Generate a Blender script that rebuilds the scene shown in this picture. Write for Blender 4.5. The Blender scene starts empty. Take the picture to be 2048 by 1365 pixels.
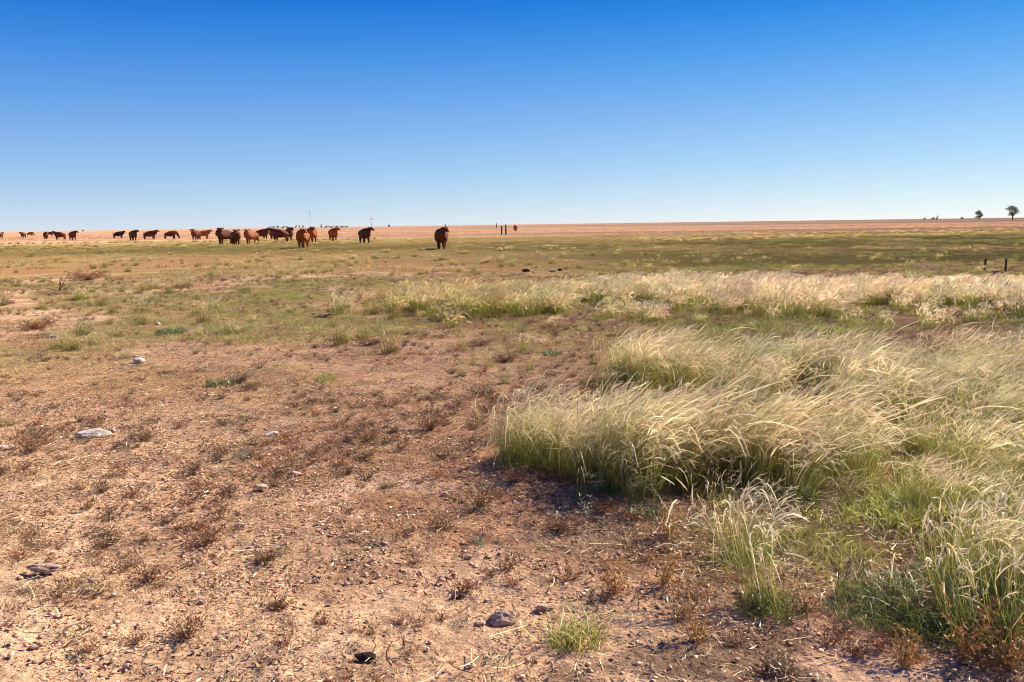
import bpy, math, random
import numpy as np
from mathutils import Matrix, Vector, Euler

R = math.radians
sc = bpy.context.scene
C = sc.collection

# ------------------------------------------------------------------ camera
W0, H0, F0 = 2048.0, 1365.0, 1774.0          # photograph size and focal length in its pixels
CAM_H = 1.6
ROLL = -0.79
PITCH = math.degrees(math.atan((H0/2 - 449.6)/F0))
cam_d = bpy.data.cameras.new('camera'); cam = bpy.data.objects.new('camera', cam_d); C.objects.link(cam)
cam_d.sensor_width = 36.0; cam_d.lens = 36.0*F0/W0
cam_d.clip_start = 0.05; cam_d.clip_end = 60000
M = Matrix.Rotation(R(90-PITCH), 4, 'X') @ Matrix.Rotation(R(ROLL), 4, 'Z')
M.translation = Vector((0, 0, CAM_H))
cam.matrix_world = M
sc.camera = cam

# ------------------------------------------------------------------ sky, sun, exposure
SUN_AZ, SUN_EL = 62.0, 41.0
world = bpy.data.worlds.new('World'); sc.world = world; world.use_nodes = True
nt = world.node_tree; nt.nodes.clear()
sky = nt.nodes.new('ShaderNodeTexSky'); sky.sky_type = 'NISHITA'; sky.sun_disc = False
sky.sun_elevation = R(SUN_EL); sky.sun_rotation = R(SUN_AZ)
sky.altitude = 1200; sky.air_density = 0.8; sky.dust_density = 0.0; sky.ozone_density = 3.0
EXPO = 1.25
def wn(t, **kw):
    q = nt.nodes.new(t)
    for k, v in kw.items(): setattr(q, k, v)
    return q
# film response of the sky: one power per channel, then the paler air towards the horizon (same all round)
sc1 = wn('ShaderNodeVectorMath', operation='SCALE'); sc1.inputs['Scale'].default_value = 0.1
nt.links.new(sky.outputs[0], sc1.inputs[0])
sx = wn('ShaderNodeSeparateXYZ'); nt.links.new(sc1.outputs[0], sx.inputs[0]); cx = wn('ShaderNodeCombineXYZ')
for i_, g_ in enumerate((1.0, 0.77, 0.35)):
    pw_ = wn('ShaderNodeMath', operation='POWER'); pw_.inputs[1].default_value = g_
    nt.links.new(sx.outputs[i_], pw_.inputs[0]); nt.links.new(pw_.outputs[0], cx.inputs[i_])
tcw = wn('ShaderNodeTexCoord'); sz = wn('ShaderNodeSeparateXYZ'); nt.links.new(tcw.outputs['Generated'], sz.inputs[0])
mrw = wn('ShaderNodeMapRange'); mrw.inputs[1].default_value = 0.0; mrw.inputs[2].default_value = 0.26; nt.links.new(sz.outputs[2], mrw.inputs[0])
rw = wn('ShaderNodeValToRGB'); nt.links.new(mrw.outputs[0], rw.inputs[0])
lv = np.array([0.0, .018, .124, .24]); gn = np.log(np.array([[1.0, .97, 1.0], [.99, .95, .99], [.73, .84, .99], [.09, .51, .89]]))
el = rw.color_ramp.elements
for i_ in range(12):
    z_ = .26*i_/11; c_ = []
    for k_ in range(3):
        q_ = np.polyfit(lv, gn[:, k_], 3); c_.append(float(np.exp(np.polyval(q_, min(z_, .25)))))
    e_ = el[0] if i_ == 0 else (el[len(el)-1] if i_ == 11 else el.new(i_/11))
    e_.position = i_/11; e_.color = (*[v_/1.6 for v_ in c_], 1)
mw = wn('ShaderNodeVectorMath', operation='MULTIPLY'); nt.links.new(cx.outputs[0], mw.inputs[0]); nt.links.new(rw.outputs[0], mw.inputs[1])
sc2 = wn('ShaderNodeVectorMath', operation='SCALE'); sc2.inputs["Scale"].default_value = 16.0; nt.links.new(mw.outputs[0], sc2.inputs[0])
bg = wn('ShaderNodeBackground'); bg.inputs['Strength'].default_value = 0.1/2**EXPO
wo = wn('ShaderNodeOutputWorld')
nt.links.new(sc2.outputs[0], bg.inputs[0]); nt.links.new(bg.outputs[0], wo.inputs[0])
sd = bpy.data.lights.new('sun', 'SUN'); sd.energy = 5.0; sd.angle = R(0.53); sd.color = (1.0, 0.90, 0.76)
so = bpy.data.objects.new('sun', sd); C.objects.link(so)
S = Vector((math.sin(R(SUN_AZ))*math.cos(R(SUN_EL)), math.cos(R(SUN_AZ))*math.cos(R(SUN_EL)), math.sin(R(SUN_EL))))
so.rotation_euler = S.to_track_quat('Z', 'Y').to_euler(); so.location = S*50
vs = sc.view_settings
vs.view_transform = 'Standard'; vs.look = 'None'; vs.exposure = EXPO; vs.gamma = 1.0; vs.use_curve_mapping = False
sc.render.engine = 'CYCLES'
sc.cycles.filter_width = 1.0; sc.cycles.max_bounces = 6; sc.cycles.transmission_bounces = 4; sc.cycles.diffuse_bounces = 3

# ------------------------------------------------------------------ helpers
_r3 = np.array(M.to_3x3())
def at(px, py):
    """ground point seen at photograph pixel (px, py)"""
    d = _r3 @ np.array([(px-W0/2)/F0, -(py-H0/2)/F0, -1.0])
    t = -CAM_H/d[2]
    return d[0]*t, d[1]*t
def at_y(px, Y):
    """point of the ground at depth Y in the column of pixel px at the horizon"""
    hy = 463.6 - 0.0138*px
    d = _r3 @ np.array([(px-W0/2)/F0, -(hy+3-H0/2)/F0, -1.0])
    return d[0]/d[1]*Y, Y
def project(X, Y, Z=0.0):
    P = np.stack([X, Y, np.zeros_like(X)+Z-CAM_H], -1) @ _r3
    return W0/2 + F0*P[:, 0]/-P[:, 2], H0/2 - F0*P[:, 1]/-P[:, 2]

rs = np.random.RandomState(7)
_tab = np.random.RandomState(3).rand(8, 256, 256)
def vnoise(x, y, k=0):
    xi = np.floor(x).astype(np.int64); yi = np.floor(y).astype(np.int64)
    fx = x-xi; fy = y-yi; fx = fx*fx*(3-2*fx); fy = fy*fy*(3-2*fy)
    t = _tab[k % 8]; a, b = xi & 255, (xi+1) & 255; c, d = yi & 255, (yi+1) & 255
    return (t[a, c]*(1-fx)+t[b, c]*fx)*(1-fy) + (t[a, d]*(1-fx)+t[b, d]*fx)*fy
def fbm(x, y, s, o=4, k=0, g=0.5):
    v = 0; a = 1; n = 0; x = x/s+17.3*k; y = y/s+9.1*k
    for i in range(o):
        v = v+a*vnoise(x, y, k+i); n += a; a *= g
        x, y = (x*0.8-y*0.6)*2.03+31.7, (x*0.6+y*0.8)*2.03+11.9
    return v/n
def sst(a, b, v): t = np.clip((v-a)/(b-a), 0, 1); return t*t*(3-2*t)
def gz(x, y):
    r = np.hypot(x, y)
    near = 1-sst(9, 22, r)
    z = 0.07*(fbm(x, y, 2.6, 3, 1)-0.5)*(1-sst(60, 150, r))
    z = z + near*(0.045*(fbm(x, y, 0.33, 4, 4)-0.5) + 0.024*(fbm(x, y, 0.07, 3, 2)-0.5))
    return z
def gz1(x, y): return float(gz(np.array([x]), np.array([y]))[0])

def in_poly(px, py, poly):
    ins = np.zeros(px.shape, bool); n = len(poly)
    for i in range(n):
        x0, y0 = poly[i]; x1, y1 = poly[(i+1) % n]
        if y0 == y1: continue
        c = ((y0 > py) != (y1 > py)) & (px < (x1-x0)*(py-y0)/(y1-y0)+x0)
        ins ^= c
    return ins

# ---- ground cover fields over the plain -------------------------------------------------------
def cover(X, Y):
    """0..1 amounts of green turf and dry turf at ground points"""
    r = np.hypot(X, Y)
    u, v = project(X, np.maximum(Y, 0.5))
    wv = (fbm(X, Y, 6, 3, 5)-0.5)
    Yw = Y*(1+0.35*wv)
    right = sst(-0.05, 0.25, X/np.maximum(Y, 1))
    f1 = fbm(X, Y, 3.0, 4, 3); f2 = fbm(X, Y, 9.0, 4, 6)
    green = sst(10.5, 15.5, Yw)*(1-sst(25, 31, Yw))*sst(0.40, 0.64, f1)*.72
    green = np.maximum(green, sst(27, 33, Yw)*(1-sst(78, 90, Yw))*right*sst(0.3, 0.5, f2))
    green = np.maximum(green, sst(46, 58, Yw)*(1-sst(80, 90, Yw))*0.8*sst(0.42, 0.58, f2))
    # lush ground between the tall clumps on the right
    lush = sst(3.4, 4.2, Y)*(1-sst(15, 19, Y))*sst(0.13, 0.24, X/np.maximum(Y, 1)+0.10*(f1-0.5))*sst(0.28, 0.46, f1)
    green = np.maximum(green, lush)
    dry = sst(6, 13, Yw)*sst(0.35, 0.6, fbm(X, Y, 1.7, 4, 2))
    dry = np.maximum(dry, sst(27, 34, Yw))
    return green, dry, right, Yw, f1, f2
def gcol(X, Y):
    green, dry, right, Yw, f1, f2 = cover(X, Y)
    def c(*v): return np.array(v)[None, :]
    def mix(a, b, t): return a+(b-a)*np.clip(t, 0, 1)[:, None]
    base = mix(c(.65, .405, .23), c(.42, .225, .12), sst(0.38, 0.62, fbm(X, Y, 1.3, 4, 0)))
    base = mix(base, c(.72, .485, .30), sst(0.55, 0.72, fbm(X, Y, 0.7, 4, 4))*0.75)
    base = mix(base, c(.21, .125, .075), sst(0.52, 0.66, fbm(X, Y, 0.42, 4, 6))*0.8*(0.4+0.6*sst(-.1, .25, X/np.maximum(Y, 1))))
    base = mix(base, c(.40, .225, .125), sst(4.5, 8.0, Y)*(1-sst(12, 18, Y))*0.5)
    dryc = mix(c(.40, .26, .095), c(.37, .205, .08), sst(0.42, 0.6, fbm(X, Y, 5, 4, 1)))
    dryc = mix(dryc, c(.27, .205, .07), sst(0.5, 0.62, fbm(X, Y, 12, 4, 2))*0.8)
    base = mix(base, dryc, dry*0.85)
    grc = mix(c(.20, .165, .05), c(.28, .20, .075), sst(0.4, 0.62, fbm(X, Y, 2.5, 4, 7)))
    grc = mix(grc, c(.155, .12, .034), sst(28, 36, Y))
    base = mix(base, grc, green*0.85)
    olive = mix(c(.25, .17, .05), c(.18, .14, .04), sst(.4, .6, fbm(X, Y, 14, 4, 3)))
    base = mix(base, olive, sst(50, 62, Yw)*(1-sst(84, 96, Y))*0.7)
    pale = mix(c(.50, .36, .135), c(.40, .27, .09), sst(.45, .6, fbm(X, Y, 10, 3, 5)))
    base = mix(base, pale, sst(82, 95, Y)*(0.9))
    pink = mix(c(.60, .33, .195), c(.50, .29, .155), sst(.4, .6, fbm(X/4, Y, 26, 5, 6, .65)))
    pink = mix(pink, c(.76, .49, .27), sst(.5, .66, fbm(X/6, Y, 55, 5, 2, .65)))
    base = mix(base, pink, sst(105, 135, Y*(1+.2*(f2-.5))))
    base = mix(base, c(.62, .36, .20), sst(600, 1500, Y)*0.6)
    # red bare bank in front of the far tall grass on the right
    return base

# ------------------------------------------------------------------ materials
def new_mat(name):
    m = bpy.data.materials.new(name); m.use_nodes = True
    n = m.node_tree.nodes; n.clear()
    out = n.new('ShaderNodeOutputMaterial')
    return m, n, m.node_tree.links, out
def simple(name, col, rough=0.85, var=0.3, scale=8.0, bump=0.0, col2=None, spec=0.2):
    m, n, l, out = new_mat(name)
    p = n.new('ShaderNodeBsdfPrincipled'); p.inputs['Roughness'].default_value = rough
    p.inputs['Specular IOR Level'].default_value = spec
    tc = n.new('ShaderNodeTexCoord'); no = n.new('ShaderNodeTexNoise'); no.inputs['Scale'].default_value = scale
    no.inputs['Detail'].default_value = 6
    l.new(tc.outputs['Object'], no.inputs['Vector'])
    mx = n.new('ShaderNodeMix'); mx.data_type = 'RGBA'
    mr = n.new('ShaderNodeMapRange'); mr.inputs[1].default_value = .38; mr.inputs[2].default_value = .62
    l.new(no.outputs['Fac'], mr.inputs[0]); l.new(mr.outputs[0], mx.inputs[0])
    c2 = col2 or tuple(v*(1-var) for v in col)
    mx.inputs[6].default_value = (*col, 1); mx.inputs[7].default_value = (*c2, 1)
    l.new(mx.outputs[2], p.inputs['Base Color'])
    if bump:
        b = n.new('ShaderNodeBump'); b.inputs['Strength'].default_value = 0.8; b.inputs['Distance'].default_value = bump
        n2 = n.new('ShaderNodeTexNoise'); n2.inputs['Scale'].default_value = scale*3; n2.inputs['Detail'].default_value = 8
        l.new(tc.outputs['Object'], n2.inputs['Vector']); l.new(n2.outputs['Fac'], b.inputs['Height']); l.new(b.outputs[0], p.inputs['Normal'])
    l.new(p.outputs[0], out.inputs[0])
    return m
def plant_mat(name, trans=0.35):
    """blade and leaf material: colour from the mesh, tint from the instance, light passes through"""
    m, n, l, out = new_mat(name)
    a = n.new('ShaderNodeAttribute'); a.attribute_name = 'col'
    t = n.new('ShaderNodeAttribute'); t.attribute_name = 'tint'; t.attribute_type = 'INSTANCER'
    add = n.new('ShaderNodeVectorMath'); add.operation = 'ADD'; add.inputs[1].default_value = (1, 1, 1)
    mul = n.new('ShaderNodeVectorMath'); mul.operation = 'MULTIPLY'
    l.new(t.outputs['Vector'], add.inputs[0]); l.new(add.outputs[0], mul.inputs[1]); l.new(a.outputs['Color'], mul.inputs[0])
    d = n.new('ShaderNodeBsdfDiffuse'); tr = n.new('ShaderNodeBsdfTranslucent'); mx = n.new('ShaderNodeMixShader')
    mx.inputs[0].default_value = trans
    l.new(mul.outputs[0], d.inputs['Color']); l.new(mul.outputs[0], tr.inputs['Color'])
    l.new(d.outputs[0], mx.inputs[1]); l.new(tr.outputs[0], mx.inputs[2])
    g = n.new('ShaderNodeBsdfGlossy'); g.inputs['Roughness'].default_value = 0.45
    g.inputs['Color'].default_value = (1, 1, 1, 1)
    m2 = n.new('ShaderNodeMixShader'); m2.inputs[0].default_value = 0.035
    l.new(mx.outputs[0], m2.inputs[1]); l.new(g.outputs[0], m2.inputs[2])
    l.new(m2.outputs[0], out.inputs[0])
    return m
MAT_GRASS = plant_mat('grass_blades', 0.47)
MAT_TWIG = plant_mat('dry_twigs', 0.15)
MAT_CLOD = plant_mat('clods', 0.0)
MAT_LEAF = plant_mat('tree_leaves', 0.3)

def ground_mat():
    m, n, l, out = new_mat('soil')
    a = n.new('ShaderNodeAttribute'); a.attribute_name = 'col'
    geo = n.new('ShaderNodeNewGeometry')
    def noise(scale, det=5, rough=.6):
        q = n.new('ShaderNodeTexNoise'); q.inputs['Scale'].default_value = scale; q.inputs['Detail'].default_value = det
        q.inputs['Roughness'].default_value = rough
        l.new(geo.outputs['Position'], q.inputs['Vector']); return q
    def rng(src, a0, a1, b0, b1):
        q = n.new('ShaderNodeMapRange'); q.inputs[1].default_value = a0; q.inputs[2].default_value = a1
        q.inputs[3].default_value = b0; q.inputs[4].default_value = b1; l.new(src, q.inputs[0]); return q.outputs[0]
    def math_(op, x, y):
        q = n.new('ShaderNodeMath'); q.operation = op
        for i, s in enumerate((x, y)):
            if isinstance(s, (int, float)): q.inputs[i].default_value = s
            else: l.new(s, q.inputs[i])
        return q.outputs[0]
    n1 = noise(38, 6, .7); n2 = noise(7, 6, .65); n3 = noise(1.1, 5, .6); n4 = noise(160, 3, .6)
    f = math_('MULTIPLY', rng(n1.outputs[0], .3, .7, .55, 1.38), rng(n2.outputs[0], .3, .7, .72, 1.24))
    f = math_('MULTIPLY', f, rng(n3.outputs[0], .3, .7, .88, 1.12))
    mul = n.new('ShaderNodeVectorMath'); mul.operation = 'SCALE'; l.new(a.outputs['Color'], mul.inputs[0]); l.new(f, mul.inputs['Scale'])
    # scattered crumbs of dark bark and pale straw dust
    mxa = n.new('ShaderNodeMix'); mxa.data_type = 'RGBA'; l.new(mul.outputs[0], mxa.inputs[6]); mxa.inputs[7].default_value = (.10, .055, .032, 1)
    l.new(math_('MULTIPLY', rng(n4.outputs[0], .60, .68, 0, 1), .75), mxa.inputs[0])
    mxb = n.new('ShaderNodeMix'); mxb.data_type = 'RGBA'; l.new(mxa.outputs[2], mxb.inputs[6]); mxb.inputs[7].default_value = (.62, .45, .30, 1)
    n5 = noise(90, 4, .6); l.new(math_('MULTIPLY', rng(n5.outputs[0], .62, .70, 0, 1), .6), mxb.inputs[0])
    p = n.new('ShaderNodeBsdfDiffuse'); p.inputs['Roughness'].default_value = 1.0
    l.new(mxb.outputs[2], p.inputs['Color'])
    b = n.new('ShaderNodeBump'); b.inputs['Strength'].default_value = 1.0; b.inputs['Distance'].default_value = 0.012
    b2 = n.new('ShaderNodeBump'); b2.inputs['Strength'].default_value = 1.0; b2.inputs['Distance'].default_value = 0.06
    l.new(n1.outputs[0], b.inputs['Height']); l.new(n2.outputs[0], b2.inputs['Height']); l.new(b2.outputs[0], b.inputs['Normal'])
    l.new(b.outputs[0], p.inputs['Normal']); l.new(p.outputs[0], out.inputs[0])
    return m

# ------------------------------------------------------------------ mesh helpers
def mesh_np(name, V, Fq, col=None, mat=None, smooth=False):
    """V (n,3), Fq list of arrays of faces (quads or tris)"""
    me = bpy.data.meshes.new(name)
    Fq = [f for f in Fq if len(f)]
    nl = sum(f.size for f in Fq); nf = sum(len(f) for f in Fq)
    me.vertices.add(len(V)); me.vertices.foreach_set('co', np.asarray(V, np.float32).ravel())
    me.loops.add(nl); me.loops.foreach_set('vertex_index', np.concatenate([f.ravel() for f in Fq]).astype(np.int32))
    me.polygons.add(nf)
    tot = np.concatenate([np.full(len(f), f.shape[1]) for f in Fq]).astype(np.int32)
    st = np.concatenate([[0], np.cumsum(tot)[:-1]]).astype(np.int32)
    me.polygons.foreach_set('loop_start', st); me.polygons.foreach_set('loop_total', tot)
    if smooth: me.polygons.foreach_set('use_smooth', np.ones(nf, bool))
    me.update(calc_edges=True)
    if col is not None:
        a = me.color_attributes.new('col', 'FLOAT_COLOR', 'POINT')
        a.data.foreach_set('color', np.concatenate([col, np.ones((len(col), 1))], 1).astype(np.float32).ravel())
    if mat: me.materials.append(mat)
    return me
class Geo:
    def __init__(s): s.V = []; s.F = []; s.C = []; s.n = 0
    def add(s, V, F, Cc):
        s.V.append(V); s.F.append(F+s.n); s.C.append(Cc); s.n += len(V)
    def ribbons(s, P, Wd, side, col):
        """P (N,S,3) centre lines, Wd (N,S) widths, side (N,3), col (N,S,3)"""
        N, K, _ = P.shape
        a = P-side[:, None]*Wd[..., None]/2; b = P+side[:, None]*Wd[..., None]/2
        V = np.stack([a, b], 2).reshape(-1, 3)
        i = (np.arange(N)[:, None]*K+np.arange(K-1)[None])*2
        F = np.stack([i, i+1, i+3, i+2], -1).reshape(-1, 4)
        s.add(V, F, np.repeat(col.reshape(-1, 3), 2, 0))
    def mesh(s, name, mat):
        q = [f for f in s.F if f.shape[1] == 4]; t = [f for f in s.F if f.shape[1] == 3]
        L = []
        if q: L.append(np.concatenate(q))
        if t: L.append(np.concatenate(t))
        return mesh_np(name, np.concatenate(s.V), L, np.concatenate(s.C), mat)
def unit(a): return a/np.maximum(np.linalg.norm(a, axis=-1, keepdims=True), 1e-6)
def rdir(n, r=rs):
    a = r.rand(n)*2*np.pi; return np.stack([np.cos(a), np.sin(a), np.zeros(n)], -1)
def lerp(a, b, t): return a+(b-a)*t

# surface colours; GREEN and DKGREEN are darkened further for shade within the grass
GREEN = np.array([.085, .115, .022]); OLIVE = np.array([.30, .295, .05]); STRAW = np.array([.64, .53, .20])
PALE = np.array([.88, .78, .58]); MAUVE = np.array([.68, .50, .38]); RUST = np.array([.27, .115, .045]); BROWN = np.array([.17, .09, .045])
DKGREEN = np.array([.045, .068, .011]); GREY = np.array([.33, .33, .22]); ORANGE = np.array([.42, .23, .075])

def tall_tuft(seed, nst=80, H=0.62, spread=0.10, wind=0.30, wscale=1.0, headw=1.0, nleaf=60, lean=None, arch=1.0):
    """a clump of wind-bent seeding grass; bends towards +X"""
    r = np.random.RandomState(seed); g = Geo()
    # stems
    K = 9; t = np.linspace(0, 1, K)[None, :, None]
    base = rdir(nst, r)*(r.rand(nst, 1)**.6)*spread
    L = H*(0.62+0.48*r.rand(nst, 1))
    d0 = rdir(nst, r)*(0.08+0.20*r.rand(nst, 1)+.55*(r.rand(nst, 1) > .88)) + unit(base+1e-5)*0.12
    up = np.stack([np.zeros(nst), np.zeros(nst), np.ones(nst)], -1)
    wd = np.array([1.0, -0.12, 0.0])[None]
    if lean is not None: d0 = d0+np.array(lean)[None]
    wa = wind*(0.25+1.15*r.rand(nst, 1))
    P = base[:, None]+L[:, None]*(up[:, None]*(t-0.10*arch*t**3)+d0[:, None]*t+wd[:, None]*(wa[:, None]*(t**2.6)*(.85+.25*t)))
    droop = (0.01+0.42*r.rand(nst, 1)**2.5)*L*arch
    P[..., 2] -= (droop*np.clip((t[..., 0]-.72)/.28, 0, 1)**2)
    P = P[:, :, :]
    kk = r.rand(nst) < .12; kd = rdir(nst, r)*.05*L; ks = np.clip(np.arange(K)-4, 0, None)
    P[kk] += (kd[kk][:, None]+np.array([0, 0, -.09])*L[kk][:, None])*ks[None, :, None]
    sd = unit(np.stack([r.randn(nst), r.randn(nst), 0.2*r.randn(nst)], -1))
    w = np.linspace(1, .6, K)[None]*0.0030*wscale*np.ones((nst, 1))
    cs = lerp(OLIVE, STRAW, r.rand(nst, 1, 1)*.75)
    col = lerp(lerp(GREEN, OLIVE, r.rand(nst, 1, 1)**2), cs, np.clip(t*1.35-.15, 0, 1))  # green stem feet, darkened to paint in the shade low in the clump
    col = col*(0.8+.4*r.rand(nst, 1, 1)) * np.ones((1, K, 1))
    g.ribbons(P, w, sd, col)
    # plumes along the last third
    Kh = 5; th = np.linspace(0, 1, Kh)[None, :, None]
    a = P[:, 6]; b = P[:, 7]; c = P[:, 8]
    Ph = (1-th)**2*a[:, None]+2*th*(1-th)*(2*b-.5*(a+c))[:, None]+th**2*c[:, None]
    wh = np.array([.25, .9, 1.0, .75, .1])[None]*0.0085*wscale*headw*(0.5+.8*r.rand(nst, 1))*np.where(r.rand(nst, 1) < .5, 1, .25)
    hc = lerp(lerp(PALE, MAUVE, (r.rand(nst, 1, 1)**4)), STRAW*1.15, r.rand(nst, 1, 1)*.4)
    hcol = hc*(0.78+.4*r.rand(nst, 1, 1))*np.ones((1, Kh, 1))
    g.ribbons(Ph, wh, sd, hcol)
    sd2 = unit(np.cross(sd, unit(c-a)))
    g.ribbons(Ph+0.0008, wh*.8, sd2, hcol)
    # spikelets standing off the plume
    ns = 5
    q = r.randint(0, Kh-1, (nst, ns)); f = r.rand(nst, ns, 1)
    i = np.arange(nst)[:, None]
    p0 = Ph[i, q]*(1-f)+Ph[i, np.minimum(q+1, Kh-1)]*f
    ax = unit(c-a)[:, None]*np.ones((1, ns, 1))
    dr = unit(ax+0.75*r.randn(nst, ns, 3)*.6)
    ln = (0.018+0.022*r.rand(nst, ns, 1))
    Ps = p0.reshape(-1, 1, 3)+np.linspace(0, 1, 3)[None, :, None]*(dr*ln).reshape(-1, 1, 3)
    Ws = np.array([.3, 1, .2])[None]*0.0034*wscale*headw*np.ones((nst*ns, 1))
    g.ribbons(Ps, Ws, unit(r.randn(nst*ns, 3)), np.repeat(hc.reshape(-1, 3), ns, 0)[:, None]*np.ones((1, 3, 1)))
    # basal leaves
    if nleaf:
        K = 5; t = np.linspace(0, 1, K)[None, :, None]
        base = rdir(nleaf, r)*(r.rand(nleaf, 1)**.6)*spread*1.2
        L = H*(0.30+0.38*r.rand(nleaf, 1))
        d0 = rdir(nleaf, r)*(0.12+0.40*r.rand(nleaf, 1))+unit(base+1e-5)*.2
        P = base[:, None]+L[:, None]*(np.array([0, 0, 1.])[None, None]*(t-.38*t**3)+d0[:, None]*t**1.4+wd[:, None]*.22*t**2)
        w = np.array([1, .95, .8, .5, .08])[None]*0.0046*wscale*np.ones((nleaf, 1))
        cb = lerp(GREEN, OLIVE, r.rand(nleaf, 1, 1)*1.0); ct = lerp(cb, STRAW, r.rand(nleaf, 1, 1)*.7)  # leaves start from the same shade-darkened green
        g.ribbons(P, w, unit(np.stack([r.randn(nleaf), r.randn(nleaf), .1*r.randn(nleaf)], -1)), lerp(cb, ct, t**1.5)*np.ones((1, K, 1)))
        # dead thatch lying out round the foot
        m = nleaf; base = rdir(m, r)*(r.rand(m, 1)**.6)*spread*1.1; L = H*(.15+.25*r.rand(m, 1)); d0 = rdir(m, r)*(.5+.6*r.rand(m, 1))
        P = base[:, None]+L[:, None]*(np.array([0, 0, 1.])[None, None]*(t-.75*t**2)*(.4+.8*r.rand(m, 1, 1))+d0[:, None]*t)
        g.ribbons(P, w[:, :]*.9, unit(r.randn(m, 3)*np.array([1, 1, .3])), (lerp(BROWN*1.3, STRAW*.75, r.rand(m, 1, 1)))*np.ones((1, K, 1)))
    return g
def short_tuft(seed, n=45, H=0.07, spread=.12, w0=.0035, ca=GREEN, cb=OLIVE, tipc=STRAW, tipm=.5, splay=.6):
    r = np.random.RandomState(seed); g = Geo()
    K = 4; t = np.linspace(0, 1, K)[None, :, None]
    base = rdir(n, r)*(r.rand(n, 1)**.6)*spread
    L = H*(0.45+0.75*r.rand(n, 1))
    d0 = rdir(n, r)*(0.2+splay*r.rand(n, 1))+np.array([[.15, 0, 0]])
    P = base[:, None]+L[:, None]*(np.array([0, 0, 1.])[None, None]*(t-.35*t**3)+d0[:, None]*t**1.3)
    w = np.array([1, .9, .65, .1])[None]*w0*(0.7+.6*r.rand(n, 1))
    c0 = lerp(ca, cb, r.rand(n, 1, 1)); c1 = lerp(c0*1.2, tipc, r.rand(n, 1, 1)*tipm)
    g.ribbons(P, w, unit(np.stack([r.randn(n), r.randn(n), .1*r.randn(n)], -1)), lerp(c0, c1, t)*(0.8+.4*r.rand(n, 1, 1)))
    return g
def weed(seed, n=30, R_=0.09, H=0.06, ca=BROWN, cb=RUST, w0=.0028, leaves=4, lw=.006, flat=1.0):
    """low twiggy dead weed: kinked stems fanning out, tiny curled leaves"""
    r = np.random.RandomState(seed); g = Geo()
    K = 5; t = np.linspace(0, 1, K)[None, :, None]
    d = rdir(n, r)*(0.35+.65*r.rand(n, 1))*R_
    hh = H*(0.3+.9*r.rand(n, 1))*flat
    P = rdir(n, r)[:, None]*.012+d[:, None]*t+np.array([0, 0, 1.])*(hh[:, None]*np.sin(t*1.5))
    P = P+r.randn(n, K, 3)*.006*t
    c = lerp(ca, cb, r.rand(n, 1, 1))*(.8+.5*r.rand(n, 1, 1))*np.ones((1, K, 1))
    g.ribbons(P, np.linspace(1, .4, K)[None]*w0*np.ones((n, 1)), unit(r.randn(n, 3)), c)
    m = n*leaves
    if m:
        i = r.randint(0, n, m); k = r.randint(1, K, m)
        p = P[i, k]; dr = unit(r.randn(m, 3)+np.array([0, 0, .5]))*(.006+.012*r.rand(m, 1))*(R_/.09)**.5
        Ps = p[:, None]+np.linspace(0, 1, 3)[None, :, None]*dr[:, None]
        g.ribbons(Ps, np.array([.3, 1, .15])[None]*lw*np.ones((m, 1)), unit(r.randn(m, 3)), (lerp(ca, cb, r.rand(m, 1, 1))*(.8+.7*r.rand(m, 1, 1)))*np.ones((1, 3, 1)))
    return g
def straw(seed, n=14, spread=.16):
    r = np.random.RandomState(seed); g = Geo()
    K = 4; t = np.linspace(-.5, .5, K)[None, :, None]
    c = rdir(n, r)*(r.rand(n, 1)**.5)*spread; d = rdir(n, r); L = .03+.11*r.rand(n, 1)**1.5
    nrm = np.cross(d, np.array([[0, 0, 1.]]))
    P = c[:, None]+d[:, None]*L[:, None]*t+nrm[:, None]*(L*.35*r.randn(n, 1))[:, None]*(t**2)
    P[..., 2] += .004+.010*r.rand(n, 1)+.012*np.abs(t[..., 0])*r.rand(n, 1)
    cc = lerp(lerp(STRAW, np.array([.62, .47, .33]), r.rand(n, 1, 1)), BROWN*1.5, (r.rand(n, 1, 1) > .62)*.85)
    g.ribbons(P, .0024*(0.6+.8*r.rand(n, 1))*np.ones((1, K)), unit(nrm+np.array([0, 0, .6])*r.randn(n, 1)), cc*np.ones((1, K, 1)))
    return g
_ico = None
def ico(sub):
    import bmesh
    bm = bmesh.new(); bmesh.ops.create_icosphere(bm, subdivisions=sub, radius=1)
    V = np.array([v.co[:] for v in bm.verts]); F = np.array([[v.index for v in f.verts] for f in bm.faces]); bm.free()
    return V, F
ICO1 = ico(1); ICO2 = ico(2); ICO4 = ico(4)
def clods(seed, n=26, spread=.18, size=.0062, ca=np.array([.58, .37, .23]), cb=np.array([.26, .14, .085])):
    r = np.random.RandomState(seed); g = Geo(); V0, F0_ = ICO1
    for i in range(n):
        s = size*(.35+1.3*r.rand()**2.5)
        V = V0*(1+.30*r.randn(len(V0), 1))*np.array([s*(.8+.6*r.rand()), s*(.8+.6*r.rand()), s*(.45+.35*r.rand())])
        a = r.rand()*6.28; ca_, sa_ = math.cos(a), math.sin(a)
        V = V@np.array([[ca_, sa_, 0], [-sa_, ca_, 0], [0, 0, 1]])
        p = rdir(1, r)[0]*(r.rand()**.5)*spread
        V = V+p+np.array([0, 0, s*.2])
        c = lerp(ca, cb, r.rand())*(.85+.3*r.rand())
        if r.rand() < .03: c = np.array([.50, .40, .30])
        g.add(V, F0_.copy(), np.ones((len(V), 1))*c)
    return g

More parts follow.
